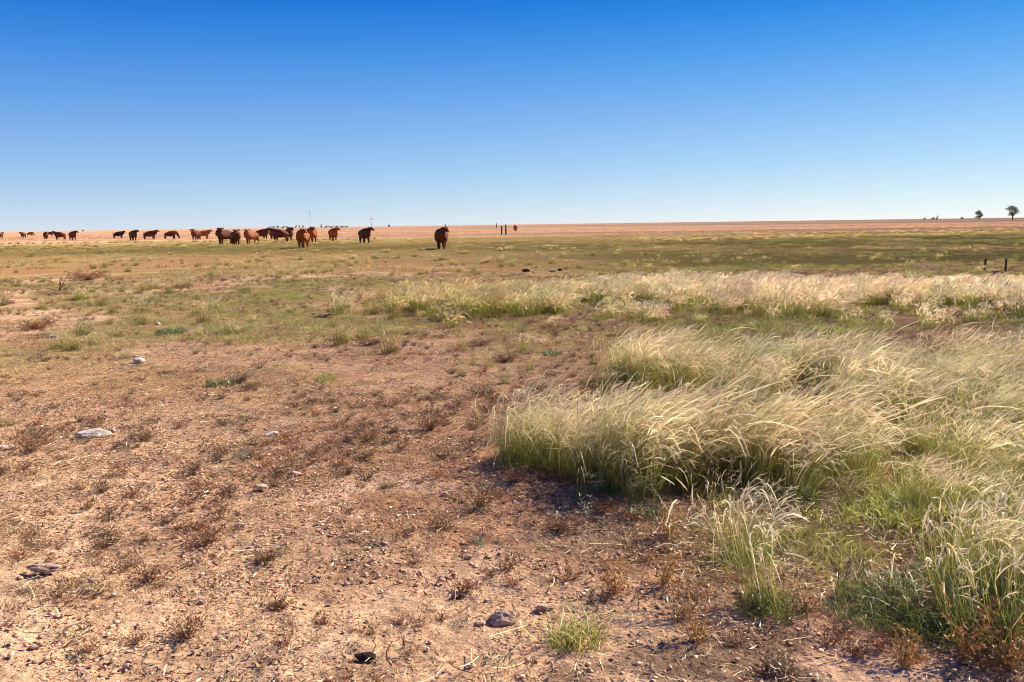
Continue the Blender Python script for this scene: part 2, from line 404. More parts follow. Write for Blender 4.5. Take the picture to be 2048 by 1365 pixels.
# ------------------------------------------------------------------ scatter (uncountable cover only)
def geo_scatter(name, label, protos, P, rot, scl, idx, tint):
    col = bpy.data.collections.new(name+'_kinds')
    for i, me in enumerate(protos):
        o = bpy.data.objects.new('%s_kind_%02d' % (name, i), me); col.objects.link(o)
    me = bpy.data.meshes.new(name); n = len(P)
    me.vertices.add(n); me.vertices.foreach_set('co', P.astype(np.float32).ravel())
    a = me.attributes.new('rot', 'FLOAT_VECTOR', 'POINT'); a.data.foreach_set('vector', rot.astype(np.float32).ravel())
    a = me.attributes.new('scl', 'FLOAT', 'POINT'); a.data.foreach_set('value', scl.astype(np.float32))
    a = me.attributes.new('idx', 'INT', 'POINT'); a.data.foreach_set('value', idx.astype(np.int32))
    a = me.attributes.new('tint', 'FLOAT_VECTOR', 'POINT'); a.data.foreach_set('vector', tint.astype(np.float32).ravel())
    o = bpy.data.objects.new(name, me); C.objects.link(o)
    g = bpy.data.node_groups.new(name+'_spread', 'GeometryNodeTree')
    g.interface.new_socket('Geometry', in_out='INPUT', socket_type='NodeSocketGeometry')
    g.interface.new_socket('Geometry', in_out='OUTPUT', socket_type='NodeSocketGeometry')
    N = g.nodes; L = g.links
    gi = N.new('NodeGroupInput'); go = N.new('NodeGroupOutput'); ip = N.new('GeometryNodeInstanceOnPoints')
    ci = N.new('GeometryNodeCollectionInfo'); ci.inputs['Collection'].default_value = col
    ci.inputs['Separate Children'].default_value = True; ci.inputs['Reset Children'].default_value = True
    def at_(nm, ty):
        q = N.new('GeometryNodeInputNamedAttribute'); q.data_type = ty; q.inputs['Name'].default_value = nm; return q.outputs['Attribute']
    ip.inputs['Pick Instance'].default_value = True
    L.new(gi.outputs[0], ip.inputs['Points']); L.new(ci.outputs[0], ip.inputs['Instance'])
    L.new(at_('idx', 'INT'), ip.inputs['Instance Index']); L.new(at_('rot', 'FLOAT_VECTOR'), ip.inputs['Rotation'])
    L.new(at_('scl', 'FLOAT'), ip.inputs['Scale']); L.new(ip.outputs[0], go.inputs[0])
    md = o.modifiers.new('spread', 'NODES'); md.node_group = g
    o['kind'] = 'stuff'; o['label'] = label; o['category'] = 'ground cover'
    return o
def wedge(n, y0, y1, tn=0.63):
    """uniform over the ground trapezoid between depths y0 and y1"""
    y = np.sqrt(y0*y0+(y1*y1-y0*y0)*rs.rand(n)); x = (rs.rand(n)*2-1)*tn*y
    return x, y
def area(y0, y1, tn=0.63): return tn*(y1*y1-y0*y0)
def rots(n, windy=False):
    z = rs.randn(n)*.5 if windy else rs.rand(n)*6.283
    return np.stack([rs.randn(n)*.06, rs.randn(n)*.06, z], -1)
def tints(n, a=.15, hue=.05):
    return (rs.randn(n, 1)*a).clip(-2*a, 2*a)+rs.randn(n, 3)*hue

# ------------------------------------------------------------------ tagging
def tag(o, label=None, cat=None, group=None, kind=None):
    for k, v in (('label', label), ('category', cat), ('group', group), ('kind', kind)):
        if v: o[k] = v
    return o
def link(name, me, parent=None, loc=None, rz=0, s=1):
    o = bpy.data.objects.new(name, me); C.objects.link(o)
    if parent: o.parent = parent
    if loc is not None: o.location = loc
    o.rotation_euler = (0, 0, rz); o.scale = (s, s, s) if not hasattr(s, '__len__') else s
    return o

# ================================================================== GROUND
def build_ground():
    fr = np.linspace(-41, 41, 540); ba = np.linspace(41, 319, 60)[1:-1]
    az = np.radians(np.concatenate([fr, ba])); nc = len(az)
    r = [0.0]*0+list(np.linspace(.3, 2.5, 9)[:-1]); q = 2.5
    while q < 16: r.append(q); q *= 1.0046
    while q < 60: r.append(q); q *= 1.012
    while q < 40000: r.append(q); q *= 1.05
    r = np.array(r); nr = len(r)
    X = (r[:, None]*np.sin(az)[None]).ravel(); Y = (r[:, None]*np.cos(az)[None]).ravel()
    Z = gz(X, Y)
    V = np.stack([X, Y, Z], -1); V = np.concatenate([V, [[0, 0, 0]]])
    i = np.arange(nr-1)[:, None]*nc; j = np.arange(nc)[None]; k = (j+1) % nc
    F = np.stack([i+j, i+k, i+nc+k, i+nc+j], -1).reshape(-1, 4)[:, ::-1]
    T = np.stack([np.full(nc, nr*nc), (np.arange(nc)+1) % nc, np.arange(nc)], -1)
    col = gcol(V[:, 0], np.abs(V[:, 1]))
    me = mesh_np('ground', V, [F, T], col, ground_mat(), smooth=True)
    o = link('ground', me); tag(o, 'dry red pasture ground stretching flat to the horizon', kind='structure')
    if me.polygons[0].normal.z < 0: me.flip_normals()
build_ground()

# ================================================================== COVER: clods, straw, weeds, short grass
def mk(fn, cnt, mat, nm, **kw): return [fn(100+i*7, **kw).mesh("%s_%d" % (nm, i), mat) for i in range(cnt)]
def scatter_zone(fn_density, y0, y1, per_m2):
    n = int(area(y0, y1)*per_m2); x, y = wedge(n, y0, y1)
    k = rs.rand(n) < fn_density(x, y)
    return x[k], y[k]
def place(name, label, protos, x, y, smin, smax, windy=False, ta=.15, dz=0.0, basetint=(0, 0, 0), hue=.04):
    n = len(x)
    geo_scatter(name, label, protos, np.stack([x, y, gz(x, y)+dz], -1), rots(n, windy), smin+(smax-smin)*rs.rand(n)**1.5,
                rs.randint(0, len(protos), n), tints(n, ta, hue)+np.array(basetint)[None])

TALL = {}
# tall grass: outlines on the ground, given as photograph pixels of the stem feet; (poly, density per m2, height)
TALL_POLYS = [
    ([(985, 925), (1060, 903), (1150, 905), (1250, 925), (1400, 935), (1560, 930), (1700, 925), (1745, 960), (1690, 992), (1600, 990), (1500, 985), (1400, 1000), (1290, 1005), (1190, 985), (1120, 955), (1040, 950)], 75, .62, 1),
    ([(950, 915), (1040, 900), (1080, 950), (990, 948)], 30, .34, 0),
    ([(1215, 755), (1300, 750), (1480, 748), (1700, 750), (2060, 745), (2060, 860), (1980, 880), (1850, 835), (1720, 840), (1600, 832), (1480, 828), (1400, 810), (1300, 792), (1230, 770)], 26, .60, 1),
    ([(1780, 820), (1900, 860), (2070, 860), (2070, 1060), (2000, 1010), (1900, 960), (1800, 900)], 16, .46, 3),
    ([(1560, 820), (1760, 830), (1840, 900), (1900, 1000), (1840, 1060), (1700, 1060), (1650, 1000), (1750, 940), (1690, 880)], 8, .36, 3),
    ([(1840, 1000), (2070, 1000), (2070, 1150), (1880, 1150)], 14, .40, 3),
    ([(900, 700), (1200, 690), (1210, 790), (1000, 880), (920, 900)], 1.2, .30, 3),
    ([(770, 606), (900, 600), (1100, 598), (1400, 598), (1700, 596), (2060, 604), (2060, 640), (2010, 632), (1850, 622), (1750, 618), (1640, 620), (1500, 634), (1380, 625), (1250, 616), (1100, 622), (980, 628), (860, 634), (790, 628)], 15, .55, 2),
    ([(980, 572), (1300, 570), (1600, 570), (2060, 582), (2060, 610), (1700, 600), (1200, 604), (950, 604)], 11, .38, 2),
    ([(740, 615), (1100, 605), (2060, 612), (2060, 662), (1700, 652), (1300, 652), (1000, 655), (740, 648)], 3.2, .34, 2),
    ([(880, 900), (1000, 880), (1100, 930), (1300, 985), (1700, 970), (1780, 1010), (1560, 1035), (1280, 1035), (1100, 985), (930, 965)], 22, .26, 0),
    ([(1150, 740), (1260, 735), (1300, 800), (1600, 840), (1560, 880), (1300, 850), (1180, 800)], 9, .30, 0),
    ([(640, 610), (800, 590), (1000, 585), (1000, 625), (800, 634), (660, 636)], 4, .42, 2),
    ([(1540, 1030), (1700, 1000), (1900, 960), (1900, 1075), (1700, 1072), (1570, 1075)], 60, .13, 4),
    ([(1780, 830), (2070, 850), (2070, 1100), (1900, 1080), (1830, 950)], 40, .16, 4),
    ([(1680, 1180), (1880, 1140), (2070, 1120), (2070, 1300), (1920, 1285), (1720, 1215)], 85, .15, 5),
    ([(1860, 1200), (2070, 1130), (2070, 1300), (1990, 1285), (1900, 1262)], 40, .56, 1),
]
def tall_mask(x, y):
    u, v = project(x, y)
    m = np.zeros(len(x), bool)
    for p in TALL_POLYS: m |= in_poly(u, v, p[0])
    return m

def bare(x, y):
    g, d, *_ = cover(x, y); return (1-.6*g)
# clods and pebbles
pr = mk(clods, 8, MAT_CLOD, 'clod_bed')
x1, y1 = scatter_zone(lambda x, y: bare(x, y)*(.35+.65*sst(.35, .6, fbm(x, y, .5, 3, 2))), 2.6, 8.5, 40)
x2, y2 = scatter_zone(lambda x, y: bare(x, y)*sst(.4, .65, fbm(x, y, 1.2, 3, 2)), 8.5, 20, 6)
place('gravel', 'loose clods and pebbles lying over the bare red soil', pr, np.concatenate([x1, x2]), np.concatenate([y1, y2]), .6, 1.5, ta=.2)
# crumbs of bark, leaf and dung
def crumbs(seed, n=90, spread=.2):
    r = np.random.RandomState(seed); g = Geo(); K = 3; t = np.linspace(-.5, .5, K)[None, :, None]
    c = rdir(n, r)*(r.rand(n, 1)**.5)*spread; L = .005+.028*r.rand(n, 1)**2
    d = unit(rdir(n, r)+np.array([0, 0, 1.])*(.45*r.rand(n, 1)))
    P = c[:, None]+d[:, None]*L[:, None]*t; P[..., 2] += .003+.013*r.rand(n, 1)**2+.004*np.abs(t[..., 0])
    pal = np.array([BROWN, RUST, BROWN*.5, [.33, .20, .12], [.42, .28, .16], [.20, .19, .11], [.55, .42, .27], RUST*1.2])
    cc = pal[r.randint(0, len(pal), n)]*(.7+.6*r.rand(n, 1))
    g.ribbons(P, np.array([.5, 1, .4])[None]*(.003+.005*r.rand(n, 1)), unit(r.randn(n, 3)), cc[:, None]*np.ones((1, K, 1)))
    return g
pr = mk(crumbs, 8, MAT_TWIG, 'crumb_bed')
crd = lambda x, y: np.clip(.22+.78*sst(.36, .6, fbm(x, y, .6, 4, 3)*.6+fbm(x, y, 2, 3, 4)*.4+.06*sst(-.15, .2, x/y)), 0, 1)
x1, y1 = scatter_zone(crd, 2.6, 8, 42)
x2, y2 = scatter_zone(crd, 8, 16, 22)
place('ground_litter', 'crumbs of dead leaf, bark and dung strewn over the soil', pr, np.concatenate([x1, x2]), np.concatenate([y1, y2]), .7, 1.6, ta=.2)
# stubble of dead grass
pr = mk(short_tuft, 6, MAT_TWIG, 'stubble_bed', n=34, H=.028, spread=.10, w0=.0024, ca=np.array([.38, .25, .13]), cb=BROWN*1.3, tipc=STRAW, tipm=.6, splay=1.6)
x1, y1 = scatter_zone(lambda x, y: crd(x*1.1+3, y)**1.5, 2.6, 9, 30)
x2, y2 = scatter_zone(lambda x, y: crd(x*1.1+3, y)**1.5, 9, 16, 12)
place('dead_stubble', 'thin stubble of dead grass over the soil', pr, np.concatenate([x1, x2]), np.concatenate([y1, y2]), .6, 1.6, ta=.25)
# straw litter
pr = mk(straw, 8, MAT_TWIG, 'straw_bed')
x1, y1 = scatter_zone(lambda x, y: .12+.88*sst(.38, .68, fbm(x, y, .8, 3, 5)+.18*sst(-.1, .2, x/y)), 2.6, 9, 26)
x2, y2 = scatter_zone(lambda x, y: .2+.8*sst(.4, .7, fbm(x, y, .8, 3, 5)), 9, 18, 6)
place('straw_litter', 'short bits of pale straw littering the soil', pr, np.concatenate([x1, x2]), np.concatenate([y1, y2]), .7, 1.5, ta=.2)
# dead weeds
pr = mk(weed, 5, MAT_TWIG, 'dead_weed_bed')+mk(weed, 5, MAT_TWIG, 'grey_weed_bed', ca=BROWN*1.4, cb=np.array([.36, .27, .16]), H=.045)+mk(weed, 3, MAT_TWIG, 'dark_weed_bed', ca=BROWN*.6, cb=BROWN*1.3, H=.05, n=44)
def dw(x, y):
    g, d, *_ = cover(x, y)
    f = fbm(x, y, .55, 4, 1)*.6+fbm(x, y, 2.5, 3, 6)*.4+.07*sst(-.1, .2, x/y)+.06*sst(5, 9, y)
    return (1-.45*g)*(.08+.92*sst(.46, .61, f))
x1, y1 = scatter_zone(dw, 2.6, 9, 85)
x2, y2 = scatter_zone(dw, 9, 30, 30)
place('dead_weeds', 'low russet dead weeds matted over the bare soil', pr, np.concatenate([x1, x2]), np.concatenate([y1, y2]), .25, 1.2, ta=.25, hue=.06)
# tiny grey-green forbs
pr = mk(short_tuft, 4, MAT_GRASS, 'forb_bed', n=26, H=.035, spread=.06, w0=.006, ca=GREY*.6, cb=np.array([.15, .17, .09]), tipc=GREY, splay=1.5)
x1, y1 = scatter_zone(lambda x, y: sst(.45, .65, fbm(x, y, .6, 3, 7)+.1*sst(-.1, .1, x/y)), 2.6, 12, 9)
place('creeping_forbs', 'grey green creeping leaves dotted over the soil', pr, x1, y1, .5, 1.4, ta=.2)
# short dry turf, near and middle
pd = mk(short_tuft, 8, MAT_GRASS, 'dry_turf_bed', n=44, H=.065, spread=.15, w0=.0035, ca=STRAW*.75, cb=np.array([.40, .27, .12]), tipc=np.array([.55, .42, .24]), tipm=.6, splay=.9)
def dryd(x, y):
    g, d, *_ = cover(x, y); return np.clip(.10+.9*d*(1-.6*g), 0, 1)*(~tall_mask(x, y))
x1, y1 = scatter_zone(dryd, 2.6, 10, 14)
x2, y2 = scatter_zone(dryd, 10, 30, 13)
place('dry_turf', 'short bleached dry grass covering the middle pasture', pd, np.concatenate([x1, x2]), np.concatenate([y1, y2]), .45, 1.35, True, ta=.2, hue=.05)
# short green turf
pg = mk(short_tuft, 8, MAT_GRASS, 'green_turf_bed', n=55, H=.085, spread=.15, w0=.0042, ca=GREEN*1.2, cb=OLIVE, tipc=STRAW, tipm=.75, splay=.7)
def grd(x, y):
    g, d, *_ = cover(x, y); return g*.9
x1, y1 = scatter_zone(grd, 3.0, 14, 26)
x2, y2 = scatter_zone(grd, 14, 32, 14)
place('green_turf', 'short green grass growing between the taller clumps', pg, np.concatenate([x1, x2]), np.concatenate([y1, y2]), .5, 1.4, True, ta=.2, hue=.06)
# far turf: bigger tussocks with real blades
pf = mk(short_tuft, 6, MAT_GRASS, 'far_turf_bed', n=60, H=.16, spread=.45, w0=.014, ca=np.array([.22, .20, .07]), cb=np.array([.34, .27, .11]), tipc=STRAW, tipm=.6, splay=.8)
x1, y1 = scatter_zone(lambda x, y: .15+.85*sst(.42, .6, fbm(x, y, 4, 4, 2)), 30, 100, 1.3)
g_, d_, rt, *_ = cover(x1, y1)
n = len(x1)
tn = tints(n, .18, .04)+np.array([.25, .05, -.05])[None]*(1-g_)[:, None]+np.array([-.32, -.28, -.45])[None]*g_[:, None]
geo_scatter('far_turf', 'olive and tan tussocky turf of the far pasture', pf, np.stack([x1, y1, gz(x1, y1)], -1), rots(n, True), .5+.8*rs.rand(n)**2, rs.randint(0, 6, n), tn)
# belt of pale standing grass behind the herd
pb = [tall_tuft(900+i, 40, .55, .5, .3, 9, 2.2, 30).mesh('pale_belt_%d' % i, MAT_GRASS) for i in range(4)]
x1, y1 = scatter_zone(lambda x, y: sst(.45, .62, fbm(x/2, y, 9, 4, 4))*(0.35+.65*sst(-.1, .3, x/y)), 74, 118, 1.0)
x2, y2 = scatter_zone(lambda x, y: sst(.52, .66, fbm(x/2, y, 6, 4, 7))*(x/y < .1)*.5, 50, 74, .5)
place('pale_grass', 'thin belt of pale standing grass along the edge of the far field', pb, np.concatenate([x1, x2]), np.concatenate([y1, y2]), .2, .6, True, ta=.12, basetint=(-.05, -.16, -.40))

x1, y1 = scatter_zone(lambda x, y: .25+.75*sst(.4, .6, fbm(x/3, y, 14, 4, 1)), 118, 300, .22)
n = len(x1)
geo_scatter('far_field_grass', 'thin pinkish dry grass over the distant field', pf, np.stack([x1, y1, gz(x1, y1)], -1), rots(n, True), .6+1.0*rs.rand(n), rs.randint(0, 6, n), tints(n, .2, .04)+np.array([.55, .12, .55])[None])
# ================================================================== TALL GRASS
pt1 = [tall_tuft(11+i, 85, 1.0, .15, .34, 1.25, 1.15, 75).mesh('tall_grass_bed_%d' % i, MAT_GRASS) for i in range(8)]
pt0 = [tall_tuft(51+i, 42, 1.0, .20, .30, 1.4, 1.1, 90).mesh('low_grass_bed_%d' % i, MAT_GRASS) for i in range(5)]
pt2 = [tall_tuft(81+i, 70, 1.0, .34, .34, 3.0, 1.7, 60).mesh('far_grass_bed_%d' % i, MAT_GRASS) for i in range(6)]
pt3 = [short_tuft(41+i, 75, 1.0, .9, .05, GREEN*1.6, OLIVE*1.15, STRAW, .45, .9).mesh('lush_grass_bed_%d' % i, MAT_GRASS) for i in range(4)]
pt4 = [short_tuft(45+i, 80, 1.0, .9, .035, DKGREEN*1.2, GREEN*1.1, OLIVE, .45, .9).mesh('dark_grass_bed_%d' % i, MAT_GRASS) for i in range(4)]  # dark green blades, colour lowered further to suggest shadow in the mat
XS, YS, SS, II = [], [], [], []
for poly, dens, h, kind in TALL_POLYS:
    pw = np.array([at(*p) for p in poly]); lo = pw.min(0); hi = pw.max(0)
    n = int((hi[0]-lo[0])*(hi[1]-lo[1])*dens)
    x = lo[0]+(hi[0]-lo[0])*rs.rand(n); y = lo[1]+(hi[1]-lo[1])*rs.rand(n)
    u, v = project(x, y)
    fr_ = lo[1] > 12; wob = (fbm(x, y, 1.8 if fr_ else .5, 3, 3)-.5)*(3.4 if fr_ else 2)
    k = in_poly(u+40*wob, v+14*wob, poly)
    k &= rs.rand(n) < np.maximum((.30 if fr_ else .2)+(.70 if fr_ else .8)*sst(.38, .55, fbm(x, y, 1.9 if fr_ else .8, 3, 0)), .8 if dens > 70 else 0)
    x, y = x[k], y[k]; n = len(x)
    XS.append(x); YS.append(y); SS.append(h*(.55+.55*rs.rand(n)**.8)*(.80+.36*fbm(x, y, .8, 3, 5)))
    II.append({1: rs.randint(0, 8, n), 0: 8+rs.randint(0, 5, n), 2: 13+rs.randint(0, 6, n), 4: 19+rs.randint(0, 4, n), 5: 23+rs.randint(0, 4, n), 3: np.where(rs.rand(n) < .5, rs.randint(0, 8, n), 8+rs.randint(0, 5, n))}[kind])
x = np.concatenate(XS); y = np.concatenate(YS); n = len(x)
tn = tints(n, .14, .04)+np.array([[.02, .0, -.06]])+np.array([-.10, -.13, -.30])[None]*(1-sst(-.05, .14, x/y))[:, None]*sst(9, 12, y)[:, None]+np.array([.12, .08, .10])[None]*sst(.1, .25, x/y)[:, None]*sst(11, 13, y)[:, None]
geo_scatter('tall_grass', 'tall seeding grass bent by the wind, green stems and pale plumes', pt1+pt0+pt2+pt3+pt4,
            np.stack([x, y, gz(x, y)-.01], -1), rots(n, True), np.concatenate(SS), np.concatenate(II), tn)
print('tall tufts', n)

x1, y1 = scatter_zone(lambda x, y: sst(.50, .66, fbm(x, y, 2.2, 4, 7))*(1-.6*sst(-.05, .2, x/y)), 11, 48, 1.1)
k = ~tall_mask(x1, y1); x1, y1 = x1[k], y1[k]
place('scattered_straw_tufts', 'straw coloured tufts scattered thinly over the middle pasture', pt2, x1, y1, .14, .36, True, ta=.15, basetint=(-.15, -.2, -.4))
# ================================================================== SINGLE PLANTS
def plant(name, px, py, g, mat, label, cat, rz=0, s=1, group=None):
    X, Y = at(px, py)
    me = g.mesh(name, mat) if isinstance(g, Geo) else g
    o = link(name, me, None, (X, Y, gz1(X, Y)-.004), rz, s)
    return tag(o, label, cat, group)
def scale_at(px, py, wpx):
    X, Y = at(px, py); return wpx*math.hypot(X, Y)/F0
# arching foreground clump: stems and leafy foot are its parts
def big_clump(px, py, s, label, seed, lean, n=150, H=.6, spread=.13, foot=(230, .17, None)):
    X, Y = at(px, py)
    e = bpy.data.objects.new('grass_clump', None); C.objects.link(e); e.location = (X, Y, gz1(X, Y)-.01); e.scale = (s, s, s)
    tag(e, label, 'grass')
    link('seed_stems', tall_tuft(seed, n, H, spread, .34, 1.0, 1.1, 0, lean=lean, arch=1.2).mesh('seed_stems', MAT_GRASS), e)
    link('leafy_foot', short_tuft(seed+1, foot[0], foot[1], foot[2] or spread*1.25, .0045, DKGREEN*1.4, GREEN*1.3, OLIVE, .6, 1.2).mesh('leafy_foot', MAT_GRASS), e)
big_clump(1540, 1225, .90, 'arching grass clump with green foot and straw stems, alone in the right foreground', 301, (-.42, .25, 0), 85, .66, .09, (300, .13, .15))
big_clump(1500, 1120, .75, 'thinner clump of straw grass just behind the arching foreground clump', 311, (-.05, .1, 0), 60, .6, .12)
big_clump(2010, 1290, .95, 'dense pale grass clump in the lower right corner above dark green blades', 321, (-.2, .2, 0), 150, .62, .2)
big_clump(1900, 1262, .70, 'dark leafy grass clump left of the pale corner clump', 331, (-.1, .1, 0), 22, .5, .25, (900, .30, .36))
big_clump(1760, 1235, .5, 'low dark green grass mat in the right foreground', 341, (-.1, .1, 0), 20, .4, .36, (900, .20, .42))
big_clump(1590, 1000, .8, 'clump of pale plumes leaning right at the front edge of the tall grass', 351, (.15, 0, 0), 70, .55, .14)

# lone tufts of pale grass in the short turf
for i, (px, py, s, lb) in enumerate([
    (848, 632, .62, 'lone pale grass tuft at the left end of the long middle grass band'),
    (678, 630, .55, 'pale yellow grass tuft left of the long grass band beside a dark dead stick'),
    (905, 650, .38, 'small thin pale tuft on the red soil below the grass band'),
    (285, 626, .42, 'yellow grass tuft in green turf at the left middle'),
    (488, 586, .55, 'spreading pale grass tuft with green foot in the tan turf'),
    (370, 575, .50, 'olive and straw tuft left of the spreading pale tuft'),
    (430, 625, .40, 'thin yellow tuft between the left tufts and the green turf'),
    (650, 762, .22, 'low olive grass tuft on bare sandy ground in the left middle'),
    (1150, 1290, .22, 'short bright green grass tuft in the lower centre foreground'),
    (60, 515, .75, 'pale tuft in the grass at the far left edge below the cows'),
    (200, 508, .7, 'pale tuft right of the far left tuft, below the cows'),
    (1075, 615, .5, 'bright yellow green tuft at the front of the middle grass band'),
    (1420, 640, .5, 'green and straw tuft jutting from the front of the middle grass band'),
]):
    far = py < 640
    g = tall_tuft(400+i, 60, 1, .35 if far else .45, .3, 2.6 if far else 1.5, 1.2, 70)
    if 'bright green' in lb or 'olive grass' in lb: g = short_tuft(500+i, 170, .75, .5, .018, GREEN*1.5, OLIVE*1.2, STRAW, .6, .9)
    plant('grass_tuft', px, py, g, MAT_GRASS, lb, 'grass tuft', 0, s)

# dead weeds standing out on the soil
WD = [  # px, py, width px, kind, label
    (735, 885, 80, 0, 'rounded russet dead weed left of the tall grass clump'),
    (860, 862, 110, 0, 'wide dark russet dead weed nearest the left end of the tall grass'),
    (740, 690, 70, 0, 'russet weed on the bare soil below the middle grass band'),
    (955, 690, 60, 0, 'brown weed standing in the dark gravelly ground'),
    (960, 790, 70, 1, 'grey brown twiggy weed behind the wide russet weed'),
    (75, 655, 80, 2, 'rust red weed patch at the far left'),
    (175, 560, 90, 2, 'rust red low bush patch behind the left turf'),
    (390, 1060, 60, 0, 'olive brown weed cluster above the pale stone in the left foreground'),
    (415, 1090, 70, 0, 'lower weed of the two left of the pale stone'),
    (300, 1165, 80, 0, 'thin brown weed right of the flat dark ledge'),
    (375, 1285, 100, 0, 'brown weed with a dark shadow at the lower left'),
    (205, 985, 60, 1, 'small straw brown weed in the sandy left foreground'),
    (960, 1015, 110, 0, 'spreading russet weed in front of the tall grass edge'),
    (1030, 965, 90, 0, 'dark russet weed at the shaded foot of the tall grass'),
    (1115, 1062, 80, 0, 'bushy brown weed left of the tall thin seedling'),
    (880, 1050, 50, 1, 'small olive weed in the centre foreground'),
    (530, 1130, 60, 0, 'brown weed below the pale stone in the left foreground'),
    (930, 1185, 60, 2, 'orange brown dead tuft left of the rough clod'),
    (1330, 1175, 90, 3, 'thin ochre weed above the bright green tuft'),
    (1335, 1080, 70, 3, 'ochre yellow dried weed below the tall grass shadow'),
    (1230, 1190, 90, 3, 'orange dried weed in front of the dark mat of grass'),
    (1395, 1290, 110, 3, 'orange flowering dry weed at the lower centre right'),
    (1860, 1250, 80, 3, 'yellow orange dried weed leaning before the dark green grass'),
    (1930, 1330, 110, 3, 'dense orange brown dry weed at the bottom right'),
    (2020, 1345, 110, 3, 'orange brown dry weed in the bottom right corner'),
    (1810, 1340, 80, 3, 'small orange dry weed left of the bottom right weeds'),
    (1980, 1290, 90, 3, 'golden dry weed with curled leaves under the pale corner clump'),
    (560, 1225, 50, 0, 'tiny brown weed on pale sand at the lower left centre'),
    (60, 905, 110, 0, 'flat brown weed at the left edge near the pale slab'),
    (290, 880, 90, 1, 'grey brown weed right of the pale slab'),
    (480, 765, 60, 1, 'dark low weed beside the green leafy patch'),
    (1100, 660, 70, 2, 'rusty weed under the front edge of the middle grass band'),
    (1560, 1345, 90, 1, 'grey straw weed along the bottom edge'),
    (1010, 720, 80, 0, 'brown weed row member in the gravel left of the rear tall grass'),
]
WC = [(BROWN, np.array([.25, .13, .06])), (BROWN*1.3, np.array([.27, .21, .12])), (BROWN*1.3, np.array([.33, .16, .08])), (np.array([.30, .17, .05]), ORANGE)]
for i, (px, py, w, k, lb) in enumerate(WD):
    Rw = scale_at(px, py, w)/2; d = at(px, py)[1]
    ca, cb = WC[k]
    far = max(1.0, d/5.0)
    g = weed(600+i, int((70 if k != 3 else 40)*min(far, 5)), Rw, Rw*((.75 if far < 2 else .32) if k != 3 else 1.7), ca, cb,   .0028*far**.5, 7 if k != 3 else 10, (.0065 if k != 3 else .009)*far**.7)
    plant('dry_weed', px, py, g, MAT_TWIG, lb, 'weed')

# leafy seedlings
def seedling(px, py, H, label, seed, leaves=46, lcol=GREY, W_=.05):
    r = np.random.RandomState(seed); X, Y = at(px, py)
    e = bpy.data.objects.new('seedling', None); C.objects.link(e); e.location = (X, Y, gz1(X, Y)); tag(e, label, 'plant')
    g = Geo(); n = 7; K = 6; t = np.linspace(0, 1, K)[None, :, None]
    st = np.zeros((n, 3)); st[1:, 2] = H*(.2+.5*r.rand(n-1)); en = rdir(n, r)*W_*(.5+.8*r.rand(n, 1)); en[0] = (.01, 0, 0)
    en[:, 2] = np.minimum(st[:, 2]+H*.4, H); en[0, 2] = H
    P = st[:, None]+(en-st)[:, None]*t
    g.ribbons(P, .0035*np.linspace(1, .4, K)[None]*np.ones((n, 1)), unit(r.randn(n, 3)), np.ones((n, K, 1))*BROWN)
    g.ribbons(P, .0035*np.linspace(1, .4, K)[None]*np.ones((n, 1)), unit(r.randn(n, 3)), np.ones((n, K, 1))*BROWN)
    link('stem', g.mesh('stem', MAT_TWIG), e)
    g = Geo(); i = r.randint(0, n, leaves); k = r.randint(2, K, leaves); p = P[i, k]
    d = unit(rdir(leaves, r)+np.array([0, 0, .6]))*(.012+.022*r.rand(leaves, 1))
    g.ribbons(p[:, None]+np.linspace(0, 1, 4)[None, :, None]*d[:, None], np.array([.5, 1, .8, .1])[None]*.0055*np.ones((leaves, 1)),
              unit(r.randn(leaves, 3)), (lcol*(.7+.5*r.rand(leaves, 1, 1)))*np.ones((1, 4, 1)))
    link('foliage', g.mesh('foliage', MAT_GRASS), e)
seedling(1177, 1062, .19, 'slender grey green seedling on a bare stem before the shaded tall grass', 1, 70)
seedling(488, 935, .13, 'small bushy grey green plant on the left soil', 2, 190, np.array([.27, .27, .17]), .06)
seedling(885, 900, .12, 'thin pale herb left of the tall grass edge', 3, 30, STRAW*.8, .03)
seedling(955, 1110, .09, 'tiny bluish green sprig in the centre foreground', 4, 60, np.array([.20, .27, .15]), .03)
# low green leafy patches
for i, (px, py, w, lb) in enumerate([(440, 770, 60, 'small bright green leafy patch on the sandy left middle'),
                                     (345, 668, 60, 'flat grey green leafy patch in the left middle ground'),
                                     (1105, 708, 40, 'small green herb patch in the gravel near the rear tall grass'),
                                     (1290, 1030, 90, 'soft green herb patch at the foot of the tall grass shadow')]):
    Rw = scale_at(px, py, w)/2
    plant('leafy_herb', px, py, short_tuft(700+i, 220, Rw*.5, Rw, .008*max(1, at(px, py)[1]/5), np.array([.10, .125, .045]), np.array([.17, .18, .085]), OLIVE, .4, 1.2), MAT_GRASS, lb, 'herb')

# dead sticks
def stick(px, py, L, label, seed, n=3, up=.3, w=.004, col=BROWN*1.2):
    r = np.random.RandomState(seed); g = Geo(); K = 7; t = np.linspace(0, 1, K)[None, :, None]
    d = unit(rdir(n, r)*.8+np.array([[.7, 0, 0]])); st = np.zeros((n, 3))
    P = st[:, None]+d[:, None]*L*(.5+.5*r.rand(n, 1, 1))*t
    P = P+np.cumsum(r.randn(n, K, 3)*L*.03, 1)*t
    P[..., 2] = .006+np.abs(P[..., 2])*.3+L*up*(t[..., 0])*r.rand(n, 1)
    # square cross section twigs
    for sdv in (np.array([[0, 0, 1.]]), np.array([[0, 1., 0]]), np.array([[1., 0, 0]])):
        g.ribbons(P, np.linspace(1, .4, K)[None]*w*np.ones((n, 1)), np.repeat(sdv, n, 0), np.ones((n, K, 1))*col)
    plant('dead_stick', px, py, g, MAT_TWIG, label, 'stick')
stick(128, 1298, .22, 'grey branching dead stick with one upright twig at the lower left', 5, 6, .5, .004, np.array([.30, .19, .12]))
